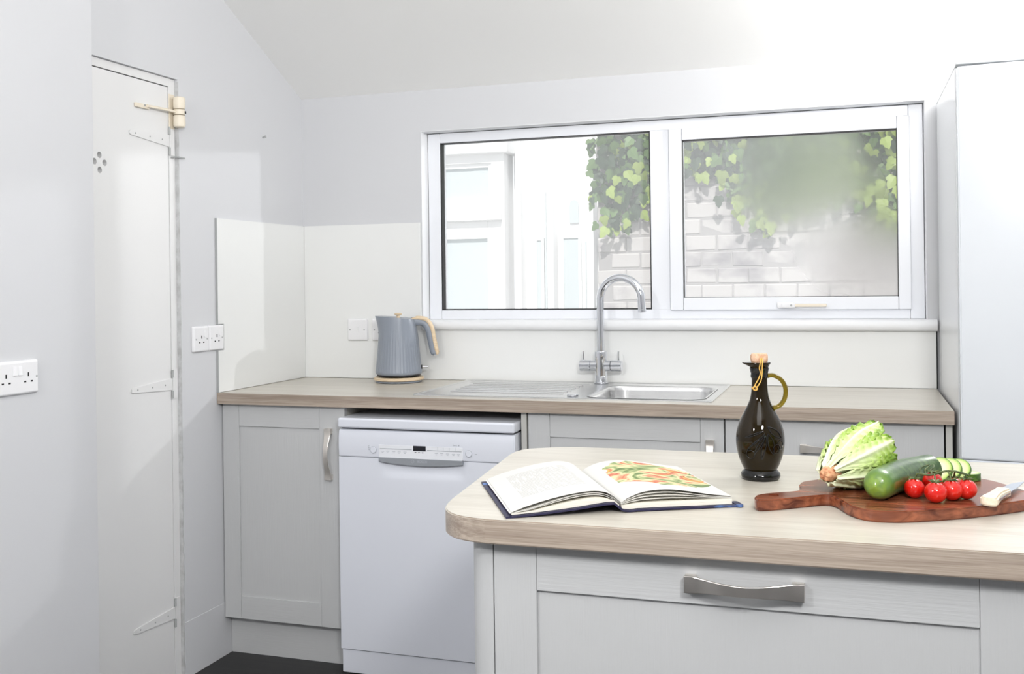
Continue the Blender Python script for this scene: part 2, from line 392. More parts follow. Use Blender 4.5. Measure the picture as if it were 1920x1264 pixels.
obj('edge_strip', MB().box((2.3315, -0.0085, .911), (2.3345, -0.0005, 1.0985)), M_black, o)

# ------------------------------------------------------------------ cupboard door in the left wall
dr = thing('door_1', 'narrow white painted cupboard door with long strap hinges', None, (0, -1.1, 0), kind='structure')
b = MB()
b.box((-0.06, DY1 - .032, 0.0), (-0.011, DY1 - .001, DZ - .001), 0.001); b.box((-0.06, DY0 + .001, 0), (-0.011, DY0 + .032, DZ - .001), 0.001)
b.box((-0.06, DY0 + .032, DZ - .027), (-0.011, DY1 - .032, DZ - .001), 0.001)
obj('frame', b, M_door, dr)
D0, D1 = DY0 + .034, DY1 - .0345
holes = [circ(yy, zz, 0.0095) for yy, zz in ((-1.150, 1.664), (-1.171, 1.643), (-1.128, 1.643), (-1.149, 1.620))]
b = MB().plate([(D0, 0.006), (D1, 0.006), (D1, DZ - .030), (D0, DZ - .030)], -0.045, -0.013, holes=holes, axis='x')
obj('door_leaf', b, M_door, dr, 20)
obj('back_board', MB().box((-0.139, DY0 + .002, 0.0), (-0.07, DY1 - .002, DZ - .002)), M_edge, dr)
for (z, ytip, zt) in ((1.745, -1.02, 1.749), (0.962, -1.025, 0.960), (0.226, -1.027, 0.226)):
    h = obj('strap_hinge', MB().plate([(D1 + .001, z - .019), (D1 + .001, z + .019), (ytip + .01, zt + .008), (ytip, zt + .005), (ytip, zt - .005), (ytip + .01, zt - .008)], -0.0128, -0.0092, axis='x', bev=0.0006), M_door, dr)
    obj('hinge_plate', MB().box((-0.0108, D1 + .004, z - .046), (-0.0085, D1 + .028, z + .046), 0.0006), M_door, h)
    obj('hinge_knuckle', MB().cyl((-0.0085, D1 + .0015, z - .046), (-0.0085, D1 + .0015, z - .021), 0.0035, 10).cyl((-0.0085, D1 + .0015, z + .021), (-0.0085, D1 + .0015, z + .046), 0.0035, 10), M_edge, h)
    s = MB()
    for t in (0.18, 0.5, 0.86): s.cyl((-0.0094, D1 + (ytip - D1) * t, z + (zt - z) * t), (-0.0086, D1 + (ytip - D1) * t, z + (zt - z) * t), 0.0028, 8)
    obj('screws', s, M_edge, h)
obj('hook_pin', MB().cyl((-0.011, -0.818, 1.694), (0.012, -0.818, 1.694), 0.0025, 8).cyl((0.010, -0.820, 1.694), (0.010, -0.776, 1.694), 0.0028, 8), M_edge, dr)

# overhead door closer
cl = thing('door_closer', 'cream spring door closer with arm at the top of the white door', 'door closer', (-0.010, -0.80, 1.84))
obj('back_plate', MB().box((-0.0108, -0.829, 1.785), (-0.008, -0.800, 1.897), 0.001), M_cream, cl)
def closer_half(z0, z1):
    t = MB(); t.lathe([(0.012, z0), (0.0175, z0 + .003), (0.0195, z0 + .010), (0.0195, z1 - .010), (0.0175, z1 - .003), (0.012, z1)], (0.0135, -0.806, 0), 24); return t
obj('upper_barrel', MB_ := closer_half(1.847, 1.889), M_cream, cl)
obj('lower_barrel', closer_half(1.789, 1.831), M_cream, cl)
c = obj('collar', MB().cyl((0.0135, -0.806, 1.8312), (0.0135, -0.806, 1.8468), 0.018), M_cream, cl)
obj('set_screw', MB().cyl((0.030, -0.798, 1.839), (0.0325, -0.797, 1.839), 0.0042, 12), M_black, c)
obj('arm', MB().tube([(0.010, -0.812, 1.839), (0.006, -0.86, 1.840), (0.000, -0.915, 1.8395), (-0.003, -0.945, 1.839)], 0.0055, 10, flat=(0.7, 1.0)), M_cream, cl)
t = obj('arm_shoe', MB().box((-0.0128, -0.995, 1.8295), (-0.004, -0.932, 1.8435), 0.002), M_cream, cl)
obj('rivet', MB().cyl((-0.0042, -0.955, 1.839), (-0.002, -0.955, 1.839), 0.003, 10), M_edge, t)

props(obj('nail', MB().cyl((0.0, -0.29, 1.826), (0.012, -0.29, 1.828), 0.0025, 8).cyl((0.012, -0.29, 1.828), (0.0135, -0.29, 1.8283), 0.005, 10), M_edge), 'small painted nail sticking out of the left wall above the splashback', 'nail')

# ------------------------------------------------------------------ sockets and switch
def outlet(name, label, cat, origin, ax, nrm, w, gangs, kind='socket', group=None):
    """origin = centre on the wall, ax = direction of width, nrm = out of the wall"""
    T = thing(name, label, cat, origin, group=group)
    ax = Vector(ax); n = Vector(nrm); up = Vector((0, 0, 1)); O = Vector(origin)
    Mx = Matrix(((ax.x, up.x, n.x, O.x), (ax.y, up.y, n.y, O.y), (ax.z, up.z, n.z, O.z), (0, 0, 0, 1)))
    def put(nm, b, m, par=T): b.bm.transform(Mx); return obj(nm, b, m, par)
    hw, hh = w / 2, 0.043
    t = MB(); rows = [[(x, y, z) for x, y in rrect(-hw + i, -hh + i, hw - i, hh - i, max(0.006 - i, .002))] for i, z in ((0.0, 0.0003), (0.0, 0.004), (0.0015, 0.0068), (0.004, 0.009), (0.0065, 0.0095))]
    t.grid(rows, closev=True, cap0=True, cap1=True); plate = put('face_plate', t, M_white)
    for g in range(gangs):
        cx = 0 if gangs == 1 else (-0.0365 if g == 0 else 0.0365)
        if kind == 'socket':
            px = cx
            t = MB(); t.box((px - .0022, 0.0015, 0.0094), (px + .0022, 0.0115, 0.0098)); t.box((px - .0145, -0.0135, .0094), (px - .0075, -0.0095, .0098)); t.box((px + .0075, -0.0135, .0094), (px + .0145, -0.0095, .0098))
            put('pin_holes', t, M_hole, T)
            sx = (px + .018) if gangs == 1 else (-0.009 if g == 0 else 0.009)
            t = MB(); t.plate([(0.006, 0.0090), (0.006, 0.0125), (0.014, 0.0115), (0.030, 0.0100), (0.030, 0.0090)], sx - .0058, sx + .0058, axis='x', bev=0.0004)
            put('rocker', t, M_white, T)
        else:
            t = MB(); t.plate([(-0.012, 0.0090), (-0.012, 0.0100), (0.0, 0.0112), (0.012, 0.0125), (0.012, 0.0090)], -0.0055, 0.0055, axis='x', bev=0.0004)
            put('rocker', t, M_white, T)
    for sgn in (-1, 1):
        sx = sgn * (w / 2 - 0.0125 if gangs == 1 else w / 2 - 0.0085)
        t = MB(); t.cyl((sx, -0.0005, 0.0090), (sx, -0.0005, 0.0099), 0.0030, 12); put('screw', t, M_edge, T)
    return T
outlet('wall_socket', 'white single socket nearest the door on the left wall', 'socket', (0.0005, -0.6955, 1.1), (0, 1, 0), (1, 0, 0), 0.086, 1, group='single sockets beside the door')
outlet('wall_socket', 'white single socket overlapping the edge of the left splashback', 'socket', (0.0005, -0.6085, 1.1), (0, 1, 0), (1, 0, 0), 0.086, 1, group='single sockets beside the door')
outlet('double_socket', 'white double wall socket with two rocker switches at the far left', 'socket', (0.0602, -1.557, 1.050), (0, 1, 0), (1, 0, 0), 0.146, 2)
outlet('light_switch', 'white single rocker switch on the splashback left of the kettle', 'switch', (0.2415, -0.0086, 1.10), (1, 0, 0), (0, -1, 0), 0.086, 1, 'switch')
outlet('wall_socket', 'white single socket half hidden behind the grey kettle', 'socket', (0.346, -0.0086, 1.10), (1, 0, 0), (0, -1, 0), 0.086, 1)

# ------------------------------------------------------------------ worktop, sink, tap
ZT, ZU = 0.910, 0.872
BX0, BX1, BY0, BY1 = 1.275, 1.640, -0.510, -0.125
o = obj('worktop', MB().plate([(0.001, -0.001), (0.001, -0.600), (2.332, -0.600), (2.332, -0.001)], ZU, ZT, holes=[rrect(BX0 - .004, BY0 - .004, BX1 + .004, BY1 + .004, .06)], axis='z', bev=0.0015), [M_lam, M_lam_shaded])
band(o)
props(o, 'long pale oak laminate worktop under the window', 'worktop')
sk = thing('kitchen_sink', 'stainless steel inset sink with ridged drainer and single bowl', 'sink', (1.19, -0.29, ZT))
SX0, SX1, SY0, SY1 = 0.705, 1.672, -0.548, -0.028
b = MB().plate(rrect(SX0, SY0, SX1, SY1, 0.012), ZT + .0003, ZT + .0030, holes=[rrect(BX0, BY0, BX1, BY1, .06, 8)], axis='z')
obj('rim', b, M_steel, sk)
b = MB(); ring = rrect(SX0 + .003, SY0 + .003, SX1 - .003, SY1 - .003, 0.012)
rows = [[(x, y, z) for x, y in rrect(SX0 + i, SY0 + i, SX1 - i, SY1 - i, .012)] for i, z in ((0.0, ZT + .003), (.002, ZT + .0055), (.007, ZT + .0055), (.010, ZT + .003))]
b.grid(rows, closev=True); obj('raised_edge', b, M_steel, sk, 60)
b = MB(); rows = []
for i, z, r in ((-.006, ZT + .0042, .064), (0, ZT + .0040, .060), (.004, ZT + .0008, .058), (.007, ZT - .012, .056), (.013, ZT - .11, .055), (.020, ZT - .137, .05), (.04, ZT - .15, .04), (.12, ZT - .155, .03)):
    rows.append([(x, y, z) for x, y in rrect(BX0 + i, BY0 + i, BX1 - i, BY1 - i, r, 8)])
b.grid(rows, closev=True, cap1=True); obj('bowl', b, M_steel, sk, 60)
for k in range(6):
    yy = -0.16 - k * 0.052
    obj('drainer_ridge', MB().tube([(0.775 + .004 * k, yy, ZT + .003), (0.79, yy, ZT + .0035), (1.165, yy, ZT + .0035), (1.18, yy, ZT + .003)], 0.0075, 10, flat=(1, .5), ref=(0, 0, 1)), M_steel, sk)
obj('drainer_groove', MB().box((0.745, -0.112, ZT + .0028), (1.19, -0.100, ZT + .0034), 0.0002), M_edge, sk)
kn = obj('waste_knob', MB().cyl((1.228, -0.478, ZT + .003), (1.228, -0.478, ZT + .010), 0.019, 28, bev=.002), M_chrome, sk)

tp = thing('mixer_tap', 'chrome swan neck mixer tap with two lever barrels behind the sink', 'tap', (1.222, -0.062, ZT + .003))
TX, TY, TZ = 1.222, -0.062, ZT + .003
obj('base_flange', MB().cyl((TX, TY, TZ), (TX, TY, TZ + .006), 0.0265, 32, bev=.002), M_chrome, tp)
obj('body', MB().lathe([(0.0225, TZ + .006), (0.0225, TZ + .032), (0.0215, TZ + .045), (0.0215, TZ + .080), (0.0225, TZ + .086), (0.0225, TZ + .112), (0.021, TZ + .1145), (0.0135, TZ + .1150)], (TX, TY, 0), 36), M_chrome, tp)
dx, dy = math.cos(math.radians(-9)), math.sin(math.radians(-9)); RA = 0.077
pts = [(TX, TY, TZ + .11), (TX, TY, TZ + .20), (TX, TY, TZ + .298)]
for k in range(1, 25):
    a = math.pi * k / 24 * 1.02
    pts.append((TX + dx * RA * (1 - math.cos(a)), TY + dy * RA * (1 - math.cos(a)), TZ + .298 + RA * math.sin(a)))
e = pts[-1]; pts.append((e[0] + .003, e[1], e[2] - .032))
obj('spout', MB().tube(pts, 0.0135, 24), M_chrome, tp, 60)
obj('spout_nozzle', MB().cyl((e[0] + .003, e[1], e[2] - .030), (e[0] + .0035, e[1], e[2] - .040), 0.0145, 24, bev=.001), M_chrome, tp)
for s in (-1, 1):
    hb = obj('lever_barrel', MB().cyl((TX + s * .014, TY, TZ + .063), (TX + s * .036, TY, TZ + .063), 0.0195, 28).cyl((TX + s * .0372, TY, TZ + .063), (TX + s * .076, TY, TZ + .063), 0.0205, 28, bev=.0015), M_chrome, tp)
    obj('lever', MB().cyl((TX + s * .064, TY, TZ + .078), (TX + s * .0635, TY, TZ + .114), 0.0032, 12), M_chrome, hb)

# ------------------------------------------------------------------ kettle
KX, KY, KR = 0.463, -0.118, YAW
kt = thing('kettle', 'blue grey fluted kettle with pale wooden handle and lid knob', 'kettle', (KX, KY, ZT + .0255), (0, 0, KR))
kb = thing('power_base', 'round wooden power base under the grey kettle', 'power base', (KX, KY, ZT), (0, 0, KR))
obj('foot', MB().lathe([(0.080, 0.0), (0.085, 0.002), (0.085, 0.0075), (0.083, 0.008)], n=48), M_kettle, kb, local=True)
obj('wooden_ring', MB().lathe([(0.088, 0.008), (0.0925, 0.0105), (0.0925, 0.018), (0.089, 0.0205), (0.03, 0.0205)], n=64), M_beech, kb, local=True)
obj('connector', MB().lathe([(0.022, 0.0205), (0.022, 0.025)], n=24), M_black, kb, local=True)
def kdef(p, a, r, z):
    t = max(0.0, (z - 0.135) / 0.085); t = min(t, 1.0); c = -math.cos(a)
    if c > 0: p.x -= 0.020 * t * t * c ** 3
    else: p.x += 0.010 * t * t * c ** 3 * -1 * -1
    if z > 0.15: p.z += 0.006 * c * (z - .15) / .06
    if 0.010 < z < 0.17:
        f = 1 + 0.0062 * math.cos(a * 44) * min(1, (z - .010) / .01) * min(1, (.17 - z) / .05); p.x *= f; p.y *= f
    return p
pr = [(0.078, 0.003), (0.0845, 0.006), (0.087, 0.012)]
for k in range(17):
    z = .016 + k * .012; u = (z - .016) / .2; pr.append((0.0865 - 0.0205 * u ** 0.85 + .003 * u * u, z))
pr += [(0.0685, .2155), (0.0665, .2150)]
obj('body', MB().lathe(pr, n=264, f=kdef), M_kettle, kt, 40, local=True)
obj('bottom', MB().lathe([(0.081, 0.0002), (0.081, 0.004)], n=48), M_black, kt, local=True)
def ldef(p, a, r, z):
    c = -math.cos(a)
    if c > 0: p.x -= 0.019 * (r / .066) * c ** 3
    else: p.x += 0.010 * (r / .066) * c ** 3
    p.z += 0.0055 * c * r / .066; return p
lid = obj('lid', MB().lathe([(0.066, .206), (0.064, .2085), (0.02, .209), (0.0, .209)], n=64, f=ldef), M_kettle, kt, local=True)
obj('knob', MB().lathe([(0.0075, .2085), (0.0065, .219), (0.0065, .2225), (0.0135, .225), (0.0140, .2285), (0.0125, .2315), (0.0, .232)], (0.0, 0.0, 0), 28), M_beech, lid, local=True)
hp = spline([(.050, 0, .197), (.072, 0, .199), (.098, 0, .191), (.1135, 0, .165), (.121, 0, .128), (.129, 0, .091), (.136, 0, .075)], 6)
n = len(hp); hd = obj('handle', MB().tube(hp, [(0.013 + .006 * max(0, 1 - i / 10), .0125) if i < n - 3 else (.0105 - .002 * (i - n + 3), .010) for i in range(n)], 16, ref=(0, 1, 0)), M_kettle, kt, 60, local=True)
wp = spline([(.050, 0, .209), (.078, 0, .2115), (.106, 0, .2045), (.1245, 0, .176), (.1325, 0, .135), (.1405, 0, .094), (.1455, 0, .076)], 6)
n = len(wp); obj('wooden_grip', MB().tube(wp, [(0.0088 if 3 < i < n - 3 else .004 + .0008 * min(i, n - 1 - i), .0125) for i in range(n)], 16, ref=(0, 1, 0)), M_beech, kt, 60, local=True)
sw = obj('switch_bracket', MB().box((0.083, -.006, .022), (0.0875, .006, .037), .001), M_black, kt, local=True)
obj('switch_lever', MB().cyl((0.086, 0, .030), (0.110, 0, .030), 0.0032, 12, bev=.0008), M_chrome, sw, local=True)

# ------------------------------------------------------------------ bow handle
def bow_handle(parent, c, along, out, L=0.170, w=0.0122, depth2=False):
    """c = centre on the door face; along = length direction, out = away from the door"""
    al = Vector(along); ou = Vector(out); si = ou.cross(al); C = Vector(c)
    b = MB(); rows = []
    N = 28
    for k in range(N + 1):
        t = k / N; s = (t - .5) * L
        m = math.sin(math.pi * min(1, max(0, (t - .08) / .84)))
        hw = w * (1 - .40 * m ** 0.8); pr = .014 + .017 * m ** 1.4
        th = .0022
        rows.append([C + al * s + si * x + ou * z for x, z in ((-hw, pr - th), (hw, pr - th), (hw, pr + th * .8), (hw * .92, pr + th), (-hw * .92, pr + th), (-hw, pr + th * .8))])
    b.grid(rows, closev=True, cap0=True, cap1=True)
    h = obj('handle', b, M_nickel, parent, 25)
    for s in (-1, 1):
        b = MB()
        p = C + al * (s * (L / 2 - .0085)); t = MB(); t.box((-.0085, -w, 0.0), (.0085, w, .0145), .0012)
        Mx = Matrix(((al.x, si.x, ou.x, p.x), (al.y, si.y, ou.y, p.y), (al.z, si.z, ou.z, p.z), (0, 0, 0, 1)))
        b.merge(t.bm, Mx)
        obj('handle_foot', b, M_nickel, parent, 40)
    return h

def shaker(T, x0, x1, z0, z1, yf, stl, str_, rb, rt, name='door', yth=.019, cut=None):
    """shaker front; yf = face; returns the recessed panel part with stiles and rails as its sub-parts"""
    d = obj(name, MB().box((x0 + stl - .006, yf + .0065, z0 + rb - .006), (x1 - str_ + .006, yf + yth - .003, z1 - rt + .006)), M_cab, T)
    obj('stile', MB().box((x0, yf, z0), (x0 + stl, yf + yth, z1), .0012), M_cab, d)
    obj('stile', MB().box((x1 - str_, yf, z0), (x1, yf + yth, z1), .0012), M_cab, d)
    obj('rail', MB().box((x0 + stl + .0004, yf + .0002, z0), (x1 - str_ - .0004, yf + yth, z0 + rb), .0010), M_cabr, d)
    obj('rail', MB().box((x0 + stl + .0004, yf + .0002, z1 - rt), (x1 - str_ - .0004, yf + yth, z1), .0010), M_cabr, d)
    return d
def carcass(T, x0, x1, y0, y1, z0, z1, m=None, top=False):
    b = MB(); t = .017
    b.box((x0, y0, z0), (x0 + t, y1, z1)); b.box((x1 - t, y0, z0), (x1, y1, z1)); b.box((x0 + t, y0, z0), (x1 - t, y1, z0 + t)); b.box((x0 + t, y1 - .008, z0 + t), (x1 - t, y1, z1))
    return obj('carcass', b, m or M_carc, T)
YF = -0.572
cb = thing('base_cabinet', 'light grey shaker base cabinet left of the dishwasher', 'cabinet', (0.236, -0.3, 0.0))
carcass(cb, 0.008, 0.4715, -0.552, -0.06, 0.135, 0.8715)
d = shaker(cb, 0.004, 0.4715, 0.134, 0.8690, YF, 0.064, 0.094, 0.077, 0.074)
bow_handle(d, (0.415, YF, 0.713), (0, 0, 1), (0, -1, 0))
cb = thing('base_cabinet', 'light grey shaker sink cabinet behind the open book', 'cabinet', (1.41, -0.3, 0.0))
carcass(cb, 1.0855, 1.7105, -0.552, -0.06, 0.135, 0.8715)
obj('end_panel', MB().box((1.0855, -.572, .135), (1.1035, -.5525, .8705), .001), M_carc, cb)
d = shaker(cb, 1.1085, 1.7095, 0.134, 0.8690, YF, 0.070, 0.068, 0.077, 0.073)
bow_handle(d, (1.670, YF, 0.720), (0, 0, 1), (0, -1, 0))
cb = thing('base_cabinet', 'light grey drawer cabinet at the right end beside the fridge', 'cabinet', (2.02, -0.3, 0.0))
carcass(cb, 1.7125, 2.3305, -0.552, -0.06, 0.135, 0.8715)
for (z0, z1, hz) in ((.722, .869, .790), (.430, .718, .640), (.134, .426, .350)):
    d = obj('drawer_front', MB().box((1.7140, YF, z0), (2.3070, YF + .019, z1), .0012), M_cab, cb)
    bow_handle(d, (2.0105, YF, hz), (1, 0, 0), (0, -1, 0))
obj('end_post', MB().box((2.3115, YF, .134), (2.3285, YF + .019, .8705), .001), M_carc, cb)
for x0, x1, lab in ((0.002, 0.4720, 'grey plinth board under the cabinet left of the dishwasher'), (1.0860, 2.330, 'grey plinth board under the cabinets behind the island')):
    props(obj('plinth_board', MB().box((x0, -0.530, 0), (x1, -0.514, 0.1335), .001), M_cabr), lab, 'plinth')

# ------------------------------------------------------------------ dishwasher
dw = thing('dishwasher', 'white freestanding dishwasher between the grey cabinets', 'dishwasher', (0.779, -0.3, 0.0))
X0, X1, DF = 0.4765, 1.0805, -0.622
obj('body', MB().box((X0 + .004, -.585, .02), (X1 - .003, -.03, .806), .002), M_dw, dw)
obj('top_lid', MB().box((X0, -.631, .8105), (X1 + .001, -.032, .8425), .0065, 4), M_dw, dw)
obj('lid_gap', MB().box((X0 + .006, -.61, .806), (X1 - .006, -.04, .811)), M_black, dw)
b = MB(); pr = [(-.587, .8065), (DF + .006, .8055), (DF + .001, .801), (DF - .003, .78), (DF - .004, .75), (DF - .002, .7175), (-.587, .7175)]
b.plate(pr, X0, X1, axis='x', bev=.0025); cp = obj('control_panel', b, M_dw, dw, 50)
# door with a dished hand recess
b = MB(); nx, nz = 72, 66; rows = []
for j in range(nz + 1):
    z = .0905 + (.7160 - .0905) * j / nz; row = []
    for i in range(nx + 1):
        x = X0 + (X1 - X0) * i / nx; y = DF - .001
        ux = (x - .772) / .148; uz = (.7160 - z) / .058
        if abs(ux) < 1 and uz < 1:
            e = (1 - ux ** 6) * max(0, 1 - uz ** 2) ** .8; y += .014 * max(0, e)
        row.append((x, y, z))
    rows.append(row)
V = b.grid(rows)
ret = bmesh.ops.extrude_edge_only(b.bm, edges=[e for e in b.bm.edges if e.is_boundary])
for v in ret['geom']:
    if isinstance(v, bmesh.types.BMVert): v.co.y = -.586
obj('door', b, M_dw, dw, 40)
obj('kick_panel', MB().box((X0 + .002, DF + .004, .012), (X1 - .002, -.587, .0865), .002), M_dw, dw)
obj('side_catch', MB().cyl((X1 - .003, -.60, .738), (X1 - .0005, -.60, .738), .008, 16), M_dwgrey, dw)
YP = DF - .0045
def zx(px): return px
fp = obj('fascia', MB().box((.622, YP - .0002, .7195), (.910, YP + .002, .760), .0006), M_upvc, cp)
obj('display', MB().box((.742, YP - .0010, .7445), (.785, YP, .7605), .0004), M_screen, cp)
b = MB(); b.box((.626, YP - .0008, .7470), (.737, YP, .7488)); b.box((.790, YP - .0008, .7470), (.906, YP, .7488)); obj('grooves', b, M_dwgrey, cp)
b = MB()
for x in (.750, .762, .774): b.box((x - .003, YP - .0007, .7385), (x + .003, YP, .7405))
obj('indicator_marks', b, M_screen, cp)
b = MB()
for x0 in (.632, .650, .671, .690, .710, .818, .836, .856, .876, .893):
    for q in range(2): b.box((x0 - .002 + .002 * q, YP - .0006, .7390 - q * .0045), (x0 + .009 - .003 * q, YP, .7405 - q * .0045))
for x in (.826, .845, .866, .886): b.box((x - .0004, YP - .0006, .7500), (x + .0004, YP, .7590))
for q in range(3): b.box((.585, YP - .0004, .741 + q * .006), (.588, YP + .001, .744 + q * .006))
b.box((.950, YP - .0004, .741), (.958, YP + .001, .743)); props(obj('button_print', b, M_print, cp), kind='stuff')
b = MB(); b.merge(text_mesh('Serie', .0065, Matrix.Translation((.884, YP + .0006, .7665)) @ Matrix.Rotation(math.pi / 2, 4, 'X')).bm); b.box((.8965, YP - .0004, .7645), (.8985, YP + .002, .7690)); obj('series_lettering', b, M_dwgrey, cp)
for x in (.602, .930):
    k = obj('push_button', MB().cyl((x, YP + .003, .7425), (x, YP - .0005, .7425), .0115, 28), M_print, cp)
    obj('button_cap', MB().cyl((x, YP + .002, .7425), (x, YP - .0022, .7425), .0100, 28, bev=.001), M_dw, k)
out = [(.622, .7195)]
for k in range(17):
    u = k / 16; out.append((.622 + .288 * u, .7060 - .0085 * math.sin(math.pi * u)))
out.append((.910, .7195))
gs = obj('grip_strip', MB().plate(out[::-1], YP - .004, YP + .012, axis='y', bev=.0006), M_dwgrey, dw)
b = MB(); b.merge(text_mesh('BOSCH', .0105, Matrix.Translation((.774, YP - .0041, .7112)) @ Matrix.Rotation(math.pi / 2, 4, 'X')).bm)
b.plate(circ(.741, .7112, .0052, 20), YP - .0044, YP - .0039, holes=[circ(.741, .7112, .0042, 20)], axis='y')
obj('brand_lettering', b, M_print, gs)

# ------------------------------------------------------------------ fridge
fr = thing('fridge_freezer', 'tall white fridge freezer at the right end of the worktop', 'fridge', (2.64, -0.33, 0))
FX = 2.3405
obj('cabinet_body', MB().box((FX, -.628, .02), (FX + .598, -.012, 1.838), .003), M_fridges, fr)
b = MB()
def fdoor(z0, z1):
    pr = []
    for k in range(21):
        u = k / 20; x = FX + .002 + .594 * u; y = -.672 - .022 * (1 - (2 * u - 1) ** 2)
        pr.append((x, y))
    pr = [(FX + .002, -.634)] + [(FX + .0005, -.664)] + pr[0:] + [(FX + .5975, -.664), (FX + .596, -.634)]
    return MB().plate(pr, z0, z1, axis='z', bev=.003)
obj('fridge_door', fdoor(.793, 1.832), M_fridge, fr, 40)
obj('freezer_door', fdoor(.06, .791), M_fridge, fr, 40)
obj('door_seal', MB().box((FX + .008, -.6345, .06), (FX + .59, -.6285, 1.832)), M_fridge, fr)
obj('top_cap', MB().box((FX - .0005, -.668, 1.8385), (FX + .599, -.012, 1.848), .003), M_fridges, fr)
obj('foot_plinth', MB().box((FX + .01, -.62, 0), (FX + .59, -.05, .0195)), M_black, fr)

# ------------------------------------------------------------------ island
IXR = 3.25
ol = [(1.405, -1.467), (1.385, -1.490), (1.3765, -1.522), (1.376, -1.56)]
front = [(1.4225, -2.010), (1.430, -2.050), (1.443, -2.085), (1.464, -2.112), (1.492, -2.129), (1.530, -2.1375)]
back = [(1.60, -1.424), (1.52, -1.428), (1.46, -1.437)]
outl = [(p.x, p.y) for p in spline([(x, y, 0) for x, y in back + ol], 5)] + [(p.x, p.y) for p in spline([(x, y, 0) for x, y in front], 5)] + [(IXR, -2.1375), (IXR, -1.424)]
o = obj('island_worktop', MB().plate(outl, ZU, ZT, axis='z', bev=.0018), [M_lam, M_lam_shaded], smooth=25)
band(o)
props(o, 'pale oak laminate island worktop with rounded corners', 'worktop')
ic = thing('island_cabinet', 'light grey shaker island unit with curved corner post', 'cabinet', (2.3, -1.78, 0))
IY = -2.106
b = MB(); b.box((1.5325, IY + .021, .10), (1.55, -1.47, .8715)); b.box((1.55, -1.487, .10), (IXR - .02, -1.47, .8715)); b.box((1.55, IY + .021, .10), (IXR - .02, -1.487, .118)); b.box((2.318, IY + .021, .118), (2.335, -1.487, .8715)); b.box((IXR - .037, IY + .021, .118), (IXR - .02, -1.487, .8715))
obj('carcass', b, M_carc, ic)
pr = [(1.5300, IY)]
for k in range(13):
    a = math.radians(90 * k / 12); pr.append((1.530 - .046 * math.sin(a), IY + .046 - .046 * math.cos(a)))
pr += [(1.484, -1.52), (1.5300, -1.52)]
obj('corner_post', MB().plate(pr, .10, .8715, axis='z'), M_cab, ic, 25)
d = shaker(ic, 1.5315, 2.3000, .105, .8680, IY, .0695, .0695, .075, .071)
bow_handle(d, (1.9165, IY, .8290), (1, 0, 0), (0, -1, 0))
d = shaker(ic, 2.3040, 3.0740, .105, .8680, IY, .0695, .0695, .075, .071)
bow_handle(d, (2.689, IY, .8290), (1, 0, 0), (0, -1, 0))
obj('end_filler', MB().box((3.077, IY, .105), (IXR - .02, IY + .019, .868), .001), M_cab, ic)
obj('plinth', MB().box((1.54, IY + .06, 0), (IXR - .03, IY + .076, .1045)), M_cabr, ic)

